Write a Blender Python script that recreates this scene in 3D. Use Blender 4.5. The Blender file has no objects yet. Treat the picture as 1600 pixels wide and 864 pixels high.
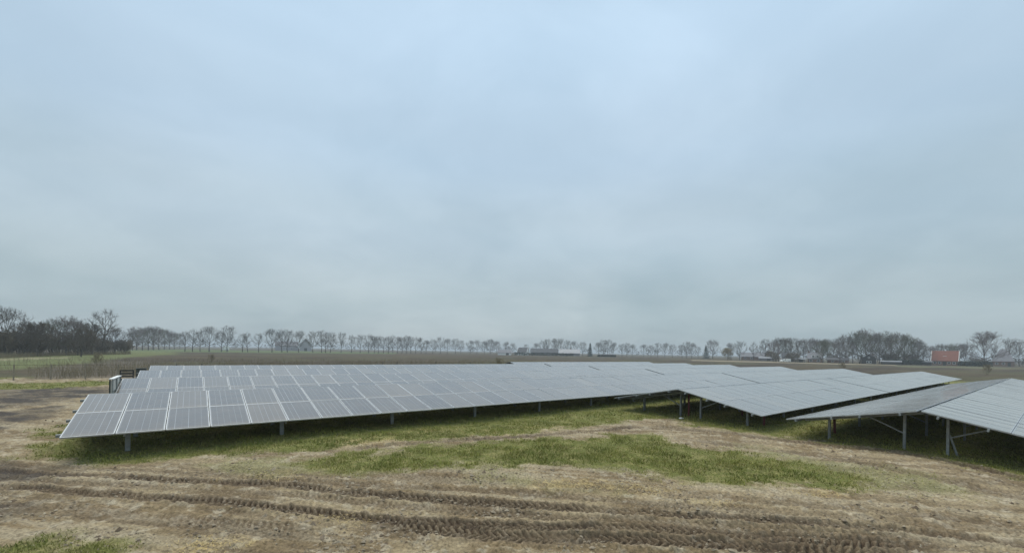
import bpy, math, random
import numpy as np
from mathutils import Matrix, Vector
R = math.radians
SC = bpy.context.scene
COL = SC.collection
random.seed(7)
RNG = np.random.default_rng(11)

# ------------------------------------------------------------------ camera
CAM_H = 3.25
cam = bpy.data.cameras.new('camera')
cam_ob = bpy.data.objects.new('camera', cam)
COL.objects.link(cam_ob)
ROLL = -0.018
_c, _s = math.cos(ROLL), math.sin(ROLL)
cam_ob.matrix_world = Matrix(((_c, _s, 0, 0), (0, 0, -1, 0), (-_s, _c, 0, CAM_H), (0, 0, 0, 1)))
cam.sensor_width = 36.0
cam.lens = 651.5 / 1600 * 36
cam.shift_y = 0.0732
cam.clip_start = 0.05
cam.clip_end = 9000
SC.camera = cam_ob

# ------------------------------------------------------------------ sky, sun, exposure
SUN_ELEV, SUN_AZ = R(66), R(323)      # high beyond the rows, hidden by cloud
world = bpy.data.worlds.new('World')
SC.world = world
world.use_nodes = True
wn, wl = world.node_tree.nodes, world.node_tree.links
wn.clear()


def N(nodes, kind, **kw):
    n = nodes.new(kind)
    for k, v in kw.items():
        setattr(n, k, v)
    return n


w_out = N(wn, 'ShaderNodeOutputWorld')
w_bg = N(wn, 'ShaderNodeBackground')
w_sky = N(wn, 'ShaderNodeTexSky', sky_type='NISHITA')
w_sky.sun_disc = False
w_sky.sun_elevation = SUN_ELEV
w_sky.sun_rotation = SUN_AZ
w_sky.air_density = 1.0
w_sky.dust_density = 3.0
w_tc = N(wn, 'ShaderNodeTexCoord')
w_sep = N(wn, 'ShaderNodeSeparateXYZ')
wl.new(w_tc.outputs['Generated'], w_sep.inputs[0])


def wmath(op, a, b=None, clamp=False):
    n = N(wn, 'ShaderNodeMath', operation=op)
    n.use_clamp = clamp
    for i, q in enumerate((a, b)):
        if q is None:
            continue
        if isinstance(q, (int, float)):
            n.inputs[i].default_value = q
        else:
            wl.new(q, n.inputs[i])
    return n.outputs[0]


zc = wmath('MAXIMUM', w_sep.outputs['Z'], 0.0)
den = wmath('ADD', zc, 0.26)
w_cmb = N(wn, 'ShaderNodeCombineXYZ')
wl.new(wmath('DIVIDE', w_sep.outputs['X'], den), w_cmb.inputs[0])
wl.new(wmath('DIVIDE', w_sep.outputs['Y'], den), w_cmb.inputs[1])


def cloud(scale, detail, rough, off):
    m = N(wn, 'ShaderNodeMapping')
    m.inputs['Location'].default_value = off
    wl.new(w_cmb.outputs[0], m.inputs[0])
    t = N(wn, 'ShaderNodeTexNoise')
    t.inputs['Scale'].default_value = scale
    t.inputs['Detail'].default_value = detail
    t.inputs['Roughness'].default_value = rough
    t.inputs['Distortion'].default_value = 0.35
    wl.new(m.outputs[0], t.inputs['Vector'])
    return t.outputs['Fac']


def wramp(fac, stops):
    r = N(wn, 'ShaderNodeValToRGB')
    r.color_ramp.interpolation = 'EASE'
    e = r.color_ramp.elements
    while len(e) < len(stops):
        e.new(0.5)
    for q, (p, c) in zip(e, stops):
        q.position = p
        q.color = (*c, 1)
    wl.new(fac, r.inputs[0])
    return r.outputs[0]


def wmix(kind, fac, a, b):
    m = N(wn, 'ShaderNodeMix', data_type='RGBA', blend_type=kind)
    if isinstance(fac, (int, float)):
        m.inputs[0].default_value = fac
    else:
        wl.new(fac, m.inputs[0])
    for i, q in ((6, a), (7, b)):
        if isinstance(q, tuple):
            m.inputs[i].default_value = (*q, 1)
        else:
            wl.new(q, m.inputs[i])
    return m.outputs[2]


# overcast deck: dull at the horizon, brighter towards the zenith, soft mottling
deck = wramp(zc, [(0.0, (0.362, 0.428, 0.455)), (0.10, (0.375, 0.460, 0.498)), (0.28, (0.430, 0.535, 0.612)), (0.42, (0.425, 0.552, 0.670)),
                  (0.62, (0.455, 0.605, 0.750)), (1.0, (0.72, 0.83, 0.92))])
big = cloud(0.62, 3.0, 0.5, (3.1, 1.7, 0.4))
fine = cloud(1.9, 5.0, 0.55, (0.3, 5.2, 2.0))
tone = wramp(big, [(0.30, (0.86, 0.90, 0.915)), (0.52, (1.0, 1.0, 1.0)), (0.72, (1.15, 1.115, 1.10))])
tone2 = wramp(fine, [(0.30, (0.935, 0.945, 0.95)), (0.70, (1.06, 1.05, 1.04))])
deck = wmix('MULTIPLY', 1.0, deck, tone)
deck = wmix('MULTIPLY', 1.0, deck, tone2)
clear = wmix('MULTIPLY', 1.0, w_sky.outputs[0], (0.07, 0.07, 0.07))
wl.new(wmix('MIX', 0.92, clear, deck), w_bg.inputs['Color'])
w_bg.inputs['Strength'].default_value = 1.0
wl.new(w_bg.outputs[0], w_out.inputs['Surface'])

sun = bpy.data.lights.new('sun', 'SUN')
sun.energy = 1.5
sun.angle = R(50)
sun.color = (1.0, 0.93, 0.82)
sun_ob = bpy.data.objects.new('sun', sun)
COL.objects.link(sun_ob)
_az = SUN_AZ
sun_dir = Vector((math.sin(_az) * math.cos(SUN_ELEV), math.cos(_az) * math.cos(SUN_ELEV), math.sin(SUN_ELEV)))
sun_ob.rotation_euler = sun_dir.to_track_quat('Z', 'Y').to_euler()
sun_ob.location = sun_dir * 60

vs = SC.view_settings
vs.view_transform = 'Standard'
vs.look = 'None'
vs.exposure = 0.3
vs.gamma = 1.0
vs.use_curve_mapping = False

# ------------------------------------------------------------------ helpers
def tag(o, label=None, cat=None, group=None, kind=None):
    for k, v in (('label', label), ('category', cat), ('group', group), ('kind', kind)):
        if v:
            o[k] = v
    return o


def mesh_np(name, V, F, mats=(), midx=None, smooth=False, colors=None):
    """V (n,3); F list of arrays of faces (k,3) / (k,4)"""
    me = bpy.data.meshes.new(name)
    V = np.asarray(V, dtype=np.float32)
    F = [np.asarray(f, dtype=np.int32) for f in (F if isinstance(F, list) else [F]) if len(f)]
    loops = np.concatenate([f.ravel() for f in F])
    tot = np.concatenate([np.full(len(f), f.shape[1], dtype=np.int32) for f in F])
    st = np.concatenate([[0], np.cumsum(tot)[:-1]]).astype(np.int32)
    me.vertices.add(len(V))
    me.vertices.foreach_set('co', V.ravel())
    me.loops.add(len(loops))
    me.loops.foreach_set('vertex_index', loops)
    me.polygons.add(len(tot))
    me.polygons.foreach_set('loop_start', st)
    me.polygons.foreach_set('loop_total', tot)
    if midx is not None:
        me.polygons.foreach_set('material_index', np.asarray(midx, dtype=np.int32))
    me.polygons.foreach_set('use_smooth', np.full(len(tot), smooth, dtype=bool))
    for m in mats:
        me.materials.append(m)
    if colors is not None:
        at = me.color_attributes.new('Col', 'FLOAT_COLOR', 'POINT')
        c = np.ones((len(V), 4), dtype=np.float32)
        c[:, :3] = colors
        at.data.foreach_set('color', c.ravel())
    me.update(calc_edges=True)
    return me


def ob(name, me, parent=None, M=None):
    o = bpy.data.objects.new(name, me)
    COL.objects.link(o)
    if parent is not None:
        o.parent = parent
    if M is not None:
        o.matrix_local = M
    return o


def empty(name, loc=(0, 0, 0), rz=0.0):
    o = bpy.data.objects.new(name, None)
    COL.objects.link(o)
    o.location = loc
    o.rotation_euler = (0, 0, rz)
    o.empty_display_size = 0.3
    return o


class MB:
    """collects boxes, prisms and tubes into one mesh"""
    def __init__(s):
        s.v, s.q, s.t, s.qm, s.tm = [], [], [], [], []

    def poly(s, pts, m=0):
        b = len(s.v)
        s.v += [tuple(p) for p in pts]
        if len(pts) == 4:
            s.q.append((b, b + 1, b + 2, b + 3)); s.qm.append(m)
        elif len(pts) == 3:
            s.t.append((b, b + 1, b + 2)); s.tm.append(m)
        else:
            for i in range(1, len(pts) - 1):
                s.t.append((b, b + i, b + i + 1)); s.tm.append(m)

    def box(s, lo, hi, m=0, M=None):
        x0, y0, z0 = lo
        x1, y1, z1 = hi
        c = [(x0, y0, z0), (x1, y0, z0), (x1, y1, z0), (x0, y1, z0), (x0, y0, z1), (x1, y0, z1), (x1, y1, z1), (x0, y1, z1)]
        if M is not None:
            c = [tuple(M @ Vector(p)) for p in c]
        b = len(s.v)
        s.v += c
        for f in ((0, 3, 2, 1), (4, 5, 6, 7), (0, 1, 5, 4), (1, 2, 6, 5), (2, 3, 7, 6), (3, 0, 4, 7)):
            s.q.append(tuple(b + i for i in f)); s.qm.append(m)
        return s

    def bar(s, p0, p1, wx, wy, m=0):
        p0, p1 = Vector(p0), Vector(p1)
        d = p1 - p0
        M = Matrix.Translation(p0) @ d.to_track_quat('Z', 'Y').to_matrix().to_4x4()
        return s.box((-wx / 2, -wy / 2, 0), (wx / 2, wy / 2, d.length), m, M)

    def tube(s, p0, p1, r0, r1, n=8, m=0, cap=True):
        p0, p1 = Vector(p0), Vector(p1)
        d = (p1 - p0).normalized()
        a = d.orthogonal().normalized()
        c = d.cross(a)
        b = len(s.v)
        for p, r in ((p0, r0), (p1, r1)):
            for i in range(n):
                t = 2 * math.pi * i / n
                s.v.append(tuple(p + (a * math.cos(t) + c * math.sin(t)) * r))
        for i in range(n):
            j = (i + 1) % n
            s.q.append((b + i, b + j, b + n + j, b + n + i)); s.qm.append(m)
        if cap:
            for i in range(1, n - 1):
                s.t.append((b + n, b + n + i, b + n + i + 1)); s.tm.append(m)
                s.t.append((b, b + i + 1, b + i)); s.tm.append(m)
        return s

    def extrude(s, prof, M, depth, m=0):
        """closed 2D profile (x,z) pushed along local y by depth"""
        a = [tuple(M @ Vector((x, 0, z))) for x, z in prof]
        b = [tuple(M @ Vector((x, depth, z))) for x, z in prof]
        n = len(prof)
        for i in range(n):
            j = (i + 1) % n
            s.poly([a[i], a[j], b[j], b[i]], m)
        s.poly(a[::-1], m)
        s.poly(b, m)
        return s

    def me(s, name, *mats, smooth=False):
        F, mi = [], []
        if s.q:
            F.append(np.array(s.q)); mi += s.qm
        if s.t:
            F.append(np.array(s.t)); mi += s.tm
        return mesh_np(name, np.array(s.v), F, mats, mi, smooth)


# --- materials
def mat(name, color, rough=0.8, metal=0.0, var=0.0, vscale=3.0, spec=None, bump=0.0, bscale=40.0, objrand=0.0):
    m = bpy.data.materials.new(name)
    m.use_nodes = True
    n, l = m.node_tree.nodes, m.node_tree.links
    b = n['Principled BSDF']
    b.inputs['Base Color'].default_value = (*color, 1)
    b.inputs['Roughness'].default_value = rough
    b.inputs['Metallic'].default_value = metal
    if spec is not None:
        b.inputs['Specular IOR Level'].default_value = spec
    if var or bump or objrand:
        tc = N(n, 'ShaderNodeTexCoord')
        src = None
        if var:
            t = N(n, 'ShaderNodeTexNoise')
            t.inputs['Scale'].default_value = vscale
            t.inputs['Detail'].default_value = 6
            l.new(tc.outputs['Object'], t.inputs['Vector'])
            hs = N(n, 'ShaderNodeMapRange')
            hs.inputs['From Min'].default_value = 0.3
            hs.inputs['From Max'].default_value = 0.7
            hs.inputs['To Min'].default_value = 1 - var
            hs.inputs['To Max'].default_value = 1 + var
            l.new(t.outputs['Fac'], hs.inputs['Value'])
            src = hs.outputs[0]
        if objrand:
            oi = N(n, 'ShaderNodeObjectInfo')
            mr = N(n, 'ShaderNodeMapRange')
            mr.inputs['To Min'].default_value = 1 - objrand
            mr.inputs['To Max'].default_value = 1 + objrand
            l.new(oi.outputs['Random'], mr.inputs['Value'])
            if src is None:
                src = mr.outputs[0]
            else:
                mm = N(n, 'ShaderNodeMath', operation='MULTIPLY')
                l.new(src, mm.inputs[0]); l.new(mr.outputs[0], mm.inputs[1])
                src = mm.outputs[0]
        if src is not None:
            mx = N(n, 'ShaderNodeVectorMath', operation='SCALE')
            mx.inputs[0].default_value = color
            l.new(src, mx.inputs['Scale'])
            l.new(mx.outputs[0], b.inputs['Base Color'])
        if bump:
            t2 = N(n, 'ShaderNodeTexNoise')
            t2.inputs['Scale'].default_value = bscale
            t2.inputs['Detail'].default_value = 5
            l.new(tc.outputs['Object'], t2.inputs['Vector'])
            bp = N(n, 'ShaderNodeBump')
            bp.inputs['Strength'].default_value = bump
            bp.inputs['Distance'].default_value = 0.02
            l.new(t2.outputs['Fac'], bp.inputs['Height'])
            l.new(bp.outputs[0], b.inputs['Normal'])
    return m


M_ALU = mat('aluminium_frame', (0.46, 0.475, 0.48), 0.42, 0.5, 0.10, 5)
M_GALV = mat('galvanised_steel', (0.27, 0.29, 0.285), 0.6, 0.4, 0.25, 9)
M_BACK = mat('backsheet', (0.10, 0.10, 0.11), 0.7)
M_REDPIPE = mat('red_conduit', (0.13, 0.022, 0.015), 0.55, 0, 0.2, 12)
M_BARK = mat('bark', (0.085, 0.076, 0.064), 0.95, 0, 0.25, 2.0, objrand=0.15)
M_TWIG = mat('twig', (0.115, 0.098, 0.078), 0.95, 0, 0.20, 0.8, objrand=0.22)
M_TWIG_R = mat('twig_reddish', (0.150, 0.118, 0.105), 0.95, 0, 0.2, 0.8, objrand=0.2)
M_TWIG_DK = mat('twig_dark', (0.118, 0.096, 0.066), 0.95, 0, 0.22, 0.5, objrand=0.2)
M_TWIG_Y = mat('twig_willow', (0.26, 0.20, 0.085), 0.95, 0, 0.2, 0.8)
M_TWIG_G = mat('twig_mossy', (0.115, 0.115, 0.066), 0.95, 0, 0.2, 0.8, objrand=0.2)
M_NEEDLE = mat('conifer_needles', (0.030, 0.048, 0.032), 0.9, 0, 0.3, 1.5)
M_HEDGE = mat('hedge_leaf', (0.035, 0.048, 0.028), 0.9, 0, 0.3, 1.5)
M_WEED = mat('dry_weed', (0.23, 0.19, 0.115), 0.95, 0, 0.3, 1.0)
M_WOOD = mat('weathered_wood', (0.25, 0.22, 0.165), 0.9, 0, 0.3, 6, bump=0.3)
M_WOOD_DK = mat('dark_wood', (0.045, 0.042, 0.036), 0.85, 0, 0.3, 6)
M_WIRE = mat('fence_wire', (0.10, 0.10, 0.09), 0.6, 0.5)
M_WHITE = mat('white_paint', (0.78, 0.78, 0.75), 0.55, 0, 0.06, 4)
M_BRICK = mat('brown_brick', (0.20, 0.125, 0.09), 0.9, 0, 0.2, 3)
M_HAZEDWALL = mat('hazed_grey_wall', (0.36, 0.35, 0.36), 0.9, 0, 0.1, 2)  # grey wall with distance haze painted into its colour, for far barn and shed
M_GREYWALL = mat('grey_render', (0.21, 0.195, 0.195), 0.9, 0, 0.1, 2)
M_REDROOF = mat('red_tiles', (0.20, 0.075, 0.048), 0.8, 0, 0.2, 1.2)
M_GREYROOF = mat('grey_roof', (0.20, 0.195, 0.205), 0.85, 0, 0.15, 0.9)
M_DARKROOF = mat('dark_roof', (0.085, 0.085, 0.09), 0.8, 0, 0.2, 0.9)
M_METALROOF = mat('sheet_roof', (0.27, 0.275, 0.285), 0.5, 0.2, 0.1, 0.6)
M_GLASSW = mat('window_glass', (0.03, 0.035, 0.04), 0.08, 0, spec=0.8)
M_RUBBER = mat('tyre_rubber', (0.02, 0.02, 0.02), 0.8)
M_CABDARK = mat('dark_green_cabinet', (0.022, 0.034, 0.028), 0.5, 0, 0.15, 3)
M_CREAM = mat('cream_cabinet', (0.62, 0.62, 0.56), 0.5, 0, 0.06, 3)
M_LITTER = mat('white_plastic', (0.75, 0.75, 0.72), 0.5)


def glass_material():
    m = bpy.data.materials.new('solar_glass')
    m.use_nodes = True
    n, l = m.node_tree.nodes, m.node_tree.links
    b = n['Principled BSDF']
    tc = N(n, 'ShaderNodeTexCoord')
    sp = N(n, 'ShaderNodeSeparateXYZ')
    l.new(tc.outputs['Object'], sp.inputs[0])

    def mth(op, a, c=None, clamp=False):
        q = N(n, 'ShaderNodeMath', operation=op)
        q.use_clamp = clamp
        for i, z in enumerate((a, c)):
            if z is None:
                continue
            if isinstance(z, (int, float)):
                q.inputs[i].default_value = z
            else:
                l.new(z, q.inputs[i])
        return q.outputs[0]

    def grid(src, pitch, off, width):
        t = mth('DIVIDE', mth('SUBTRACT', src, off), pitch)
        fr = mth('ABSOLUTE', mth('SUBTRACT', mth('FRACT', mth('ADD', t, 0.5)), 0.5))
        return mth('LESS_THAN', mth('MULTIPLY', fr, pitch), width / 2)
    col_gap = grid(sp.outputs['X'], 0.1663, 0.041, 0.011)
    row_gap = grid(sp.outputs['Y'], 0.1563, 0.041, 0.005)
    fing = grid(sp.outputs['X'], 0.01663, 0.041, 0.0026)
    oi = N(n, 'ShaderNodeObjectInfo')
    # per column random paleness so the strings differ from panel to panel
    cmb = N(n, 'ShaderNodeCombineXYZ')
    l.new(mth('FLOOR', mth('DIVIDE', sp.outputs['X'], 0.1663)), cmb.inputs[0])
    l.new(mth('MULTIPLY', oi.outputs['Random'], 91.0), cmb.inputs[1])
    wnz = N(n, 'ShaderNodeTexWhiteNoise', noise_dimensions='3D')
    l.new(cmb.outputs[0], wnz.inputs['Vector'])
    cell = N(n, 'ShaderNodeValToRGB')
    e = cell.color_ramp.elements
    e[0].position, e[0].color = 0.0, (0.032, 0.027, 0.028, 1)
    e[1].position, e[1].color = 1.0, (0.088, 0.070, 0.052, 1)
    k = e.new(0.55)
    k.color = (0.050, 0.043, 0.038, 1)
    l.new(oi.outputs['Random'], cell.inputs[0])
    # dust film
    nz = N(n, 'ShaderNodeTexNoise')
    nz.inputs['Scale'].default_value = 2.3
    nz.inputs['Detail'].default_value = 6
    geo = N(n, 'ShaderNodeNewGeometry')
    l.new(geo.outputs['Position'], nz.inputs['Vector'])
    edge = mth('MULTIPLY', mth('SUBTRACT', 1.0, mth('DIVIDE', sp.outputs['Y'], 0.28), True), 0.22)
    dustf = mth('ADD', mth('ADD', mth('MULTIPLY', nz.outputs['Fac'], 0.24), 0.06), mth('ADD', edge, mth('MULTIPLY', oi.outputs['Random'], 0.07)))
    mx = N(n, 'ShaderNodeMix', data_type='RGBA')
    l.new(dustf, mx.inputs[0])
    l.new(cell.outputs[0], mx.inputs[6])
    mx.inputs[7].default_value = (0.35, 0.250, 0.145, 1)
    mx2 = N(n, 'ShaderNodeMix', data_type='RGBA')
    gap = mth('MULTIPLY', col_gap, mth('ADD', mth('MULTIPLY', wnz.outputs['Value'], 0.80), 0.12))
    gap = mth('MAXIMUM', gap, mth('MULTIPLY', row_gap, 0.30))
    gap = mth('MAXIMUM', gap, mth('MULTIPLY', fing, 0.12))
    l.new(gap, mx2.inputs[0])
    l.new(mx.outputs[2], mx2.inputs[6])
    mx2.inputs[7].default_value = (0.42, 0.42, 0.42, 1)
    l.new(mx2.outputs[2], b.inputs['Base Color'])
    rr = mth('ADD', mth('MULTIPLY', nz.outputs['Fac'], 0.10), 0.07)
    l.new(rr, b.inputs['Roughness'])
    b.inputs['IOR'].default_value = 1.52
    b.inputs['Coat Weight'].default_value = 0.7
    b.inputs['Coat Roughness'].default_value = 0.08
    b.inputs['Sheen Weight'].default_value = 0.35
    b.inputs['Sheen Roughness'].default_value = 0.35
    b.inputs['Sheen Tint'].default_value = (1.0, 0.93, 0.85, 1)
    # faint waviness of the glass
    nb = N(n, 'ShaderNodeTexNoise')
    nb.inputs['Scale'].default_value = 1.1
    nb.inputs['Detail'].default_value = 2
    l.new(geo.outputs['Position'], nb.inputs['Vector'])
    bp = N(n, 'ShaderNodeBump')
    bp.inputs['Strength'].default_value = 0.05
    bp.inputs['Distance'].default_value = 0.05
    l.new(nb.outputs['Fac'], bp.inputs['Height'])
    l.new(bp.outputs[0], b.inputs['Normal'])
    return m


M_GLASS = glass_material()


def vcol_material(name, rough=0.95, fine=True, scale=18.0, amp=0.35, bump=0.5):
    m = bpy.data.materials.new(name)
    m.use_nodes = True
    n, l = m.node_tree.nodes, m.node_tree.links
    b = n['Principled BSDF']
    b.inputs['Roughness'].default_value = rough
    b.inputs['Specular IOR Level'].default_value = 0.2
    at = N(n, 'ShaderNodeAttribute', attribute_name='Col')
    if not fine:
        l.new(at.outputs['Color'], b.inputs['Base Color'])
        return m
    geo = N(n, 'ShaderNodeNewGeometry')

    def nz(sc, det, lo, hi):
        t = N(n, 'ShaderNodeTexNoise')
        t.inputs['Scale'].default_value = sc
        t.inputs['Detail'].default_value = det
        t.inputs['Roughness'].default_value = 0.65
        l.new(geo.outputs['Position'], t.inputs['Vector'])
        mr = N(n, 'ShaderNodeMapRange')
        mr.inputs['From Min'].default_value = 0.32
        mr.inputs['From Max'].default_value = 0.68
        mr.inputs['To Min'].default_value = lo
        mr.inputs['To Max'].default_value = hi
        l.new(t.outputs['Fac'], mr.inputs['Value'])
        return t.outputs['Fac'], mr.outputs[0]
    f1, a1 = nz(scale, 7, 1 - amp, 1 + amp)
    f2, a2 = nz(1.3, 5, 0.86, 1.14)
    mm = N(n, 'ShaderNodeMath', operation='MULTIPLY')
    l.new(a1, mm.inputs[0]); l.new(a2, mm.inputs[1])
    sc_ = N(n, 'ShaderNodeVectorMath', operation='SCALE')
    l.new(at.outputs['Color'], sc_.inputs[0])
    l.new(mm.outputs[0], sc_.inputs['Scale'])
    l.new(sc_.outputs[0], b.inputs['Base Color'])
    bp = N(n, 'ShaderNodeBump')
    bp.inputs['Strength'].default_value = bump
    bp.inputs['Distance'].default_value = 0.03
    l.new(f1, bp.inputs['Height'])
    l.new(bp.outputs[0], b.inputs['Normal'])
    return m


M_GROUND = vcol_material('ground_soil', scale=16.0, amp=0.45, bump=1.0)
M_BLADE = vcol_material('grass_blades', rough=0.8, fine=False)

# ------------------------------------------------------------------ site frame: u along the rows, v across them
PW = 1.1                              # panel pitch along the row
YAW = 0.9185
SY, CY = math.sin(YAW), math.cos(YAW)
CU, CV = 2.576 * PW, -14.775 * PW     # the viewer in site coordinates
SITE_RZ = math.pi / 2 - YAW
HALF = 3.495 * PW                     # plan width of one slope
RISE = 0.7325 * PW
RIDGE_GAP = 0.11
VALLEY = 0.805 * PW
PITCH = 2 * HALF + RIDGE_GAP + VALLEY
LOW = 0.72                            # low edge above the ground
TILT = math.atan2(RISE, HALF)
SLOPE = math.hypot(HALF, RISE)


def site(u, v, z=0.0):
    return ((u - CU) * SY - (v - CV) * CY, (u - CU) * CY + (v - CV) * SY, z)


def to_site(X, Y):
    return X * SY + Y * CY + CU, -X * CY + Y * SY + CV

# ------------------------------------------------------------------ noise
def _hash(ix, iy, seed):
    h = (ix.astype(np.int64) * 374761393 + iy.astype(np.int64) * 668265263 + seed * 974634777) & 0xFFFFFFFF
    h = ((h ^ (h >> 13)) * 1274126177) & 0xFFFFFFFF
    h = (h ^ (h >> 16)) & 0xFFFFFF
    return h.astype(np.float64) / 0xFFFFFF


def vn(x, y, seed=0):
    ix, iy = np.floor(x), np.floor(y)
    fx, fy = x - ix, y - iy
    fx = fx * fx * fx * (fx * (fx * 6 - 15) + 10)
    fy = fy * fy * fy * (fy * (fy * 6 - 15) + 10)
    ix, iy = ix.astype(np.int64), iy.astype(np.int64)
    a, b = _hash(ix, iy, seed), _hash(ix + 1, iy, seed)
    c, d = _hash(ix, iy + 1, seed), _hash(ix + 1, iy + 1, seed)
    return (a * (1 - fx) + b * fx) * (1 - fy) + (c * (1 - fx) + d * fx) * fy


def fbm(x, y, f, octv=4, seed=0, gain=0.5):
    s, a, t = 0, 1.0, 0
    for i in range(octv):
        c, sn = math.cos(0.7 * i + 0.3), math.sin(0.7 * i + 0.3)
        s = s + a * vn((x * c - y * sn) * f + 17.3 * i, (x * sn + y * c) * f - 9.1 * i, seed + i)
        t += a
        a *= gain
        f *= 2.03
    return s / t


def smooth(a, b, x):
    t = np.clip((x - a) / (b - a), 0, 1)
    return t * t * (3 - 2 * t)


def poly_sdf(x, y, poly):
    """signed distance, positive inside"""
    d = np.full(x.shape, 1e9)
    ins = np.zeros(x.shape, dtype=bool)
    n = len(poly)
    for i in range(n):
        x0, y0 = poly[i]
        x1, y1 = poly[(i + 1) % n]
        ex, ey = x1 - x0, y1 - y0
        t = np.clip(((x - x0) * ex + (y - y0) * ey) / (ex * ex + ey * ey + 1e-9), 0, 1)
        d = np.minimum(d, (x - x0 - t * ex) ** 2 + (y - y0 - t * ey) ** 2)
        if y0 != y1:
            cond = ((y0 > y) != (y1 > y)) & (x < ex * (y - y0) / (y1 - y0) + x0)
            ins ^= cond
    d = np.sqrt(d)
    return np.where(ins, d, -d)


def path_st(x, y, path):
    best = np.full(x.shape, 1e9)
    S_ = np.zeros(x.shape)
    T_ = np.full(x.shape, 1e3)
    acc = 0.0
    for (x0, y0), (x1, y1) in zip(path[:-1], path[1:]):
        ex, ey = x1 - x0, y1 - y0
        L = math.hypot(ex, ey)
        t = np.clip(((x - x0) * ex + (y - y0) * ey) / (L * L), 0, 1)
        d = np.hypot(x - x0 - t * ex, y - y0 - t * ey)
        side = np.sign((x - x0) * ey - (y - y0) * ex)
        m = d < best
        best = np.where(m, d, best)
        S_ = np.where(m, acc + t * L, S_)
        T_ = np.where(m, d * side, T_)
        acc += L
    return S_, T_, acc


def smooth_path(p, n=4):
    """Catmull-Rom through the given points"""
    P = [np.array(q) for q in p]
    P = [2 * P[0] - P[1]] + P + [2 * P[-1] - P[-2]]
    out = []
    for i in range(1, len(P) - 2):
        for k in range(n):
            t = k / n
            a, b, c, d = P[i - 1], P[i], P[i + 1], P[i + 2]
            out.append(0.5 * ((2 * b) + (c - a) * t + (2 * a - 5 * b + 4 * c - d) * t * t + (3 * b - a - 3 * c + d) * t ** 3))
    out.append(P[-2])
    return [tuple(q) for q in out]


# ------------------------------------------------------------------ ground: zones in metres (viewer's foot is 0,0; y straight ahead)
TRACKS = [([(-13.96, 10.62), (-12.93, 10.57), (-10.27, 10.35), (-7.69, 10.09), (-5.25, 9.89), (-3.97, 9.55), (-1.92, 9.19), (0.06, 8.9), (2.69, 8.56), (5.07, 8.15), (7.28, 7.84), (9.14, 7.39), (9.92, 7.14)], 0.2, 1.0), ([(-12.46, 9.48), (-11.49, 9.4), (-10.58, 9.36), (-8.95, 9.03), (-6.75, 8.86), (-5.18, 8.54), (-3.81, 8.26), (-2.81, 8.11), (0.06, 7.82), (2.43, 7.72), (4.67, 7.52), (6.74, 7.25), (7.64, 7.05)], 0.19, 1.0), ([(-2.83, 7.84), (-1.35, 7.64), (0.06, 7.43), (1.85, 7.3), (3.36, 7.17), (4.86, 6.95), (6.15, 6.62)], 0.2, 1.0), ([(-10.82, 8.44), (-9.33, 8.27), (-7.87, 8.07), (-5.92, 7.79), (-4.33, 7.52), (-3.04, 7.2)], 0.25, 0.5), ([(-5.53, 13.0), (-4.23, 13.98), (-2.22, 14.84), (0.06, 15.82), (1.87, 16.86), (4.5, 18.1), (6.2, 19.06)], 0.25, 0.8), ([(5.85, 18.86), (8.36, 18.02), (10.24, 16.58), (11.93, 15.47), (13.41, 14.5), (13.99, 12.97), (14.23, 11.54), (14.71, 10.6)], 0.3, 0.8), ([(6.29, 16.24), (7.64, 15.44), (8.98, 14.53), (10.35, 13.41), (11.2, 12.09), (11.71, 10.84), (12.18, 9.87), (12.53, 9.02)], 0.3, 0.6), ([(0.7, 10.47), (2.54, 10.08), (4.24, 9.72), (5.77, 9.3), (7.57, 8.9), (9.15, 8.46), (10.0, 8.1), (10.79, 7.77)], 0.22, 0.45), ([(-13.17, 10.02), (-12.19, 9.98), (-9.65, 9.73), (-7.23, 9.5), (-4.93, 9.28), (-3.53, 8.99), (-1.53, 8.61), (0.31, 8.35), (2.55, 8.1), (4.83, 7.77), (6.92, 7.45), (8.32, 7.08)], 0.17, 0.45), ([(-14.78, 11.24), (-12.52, 11.07), (-9.96, 10.88), (-7.26, 10.59), (-4.62, 10.17), (-2.21, 9.87), (0.06, 9.67), (2.2, 9.32), (4.77, 8.77), (7.13, 8.37), (9.71, 7.86), (10.63, 7.65)], 0.17, 0.4), ([(3.4, 7.26), (5.02, 7.18), (6.52, 7.01), (7.39, 6.82)], 0.2, 0.9), ([(-8.59, 11.27), (-6.35, 10.99), (-3.9, 10.74), (-1.56, 10.55), (0.7, 10.47)], 0.3, 0.35)]
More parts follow.
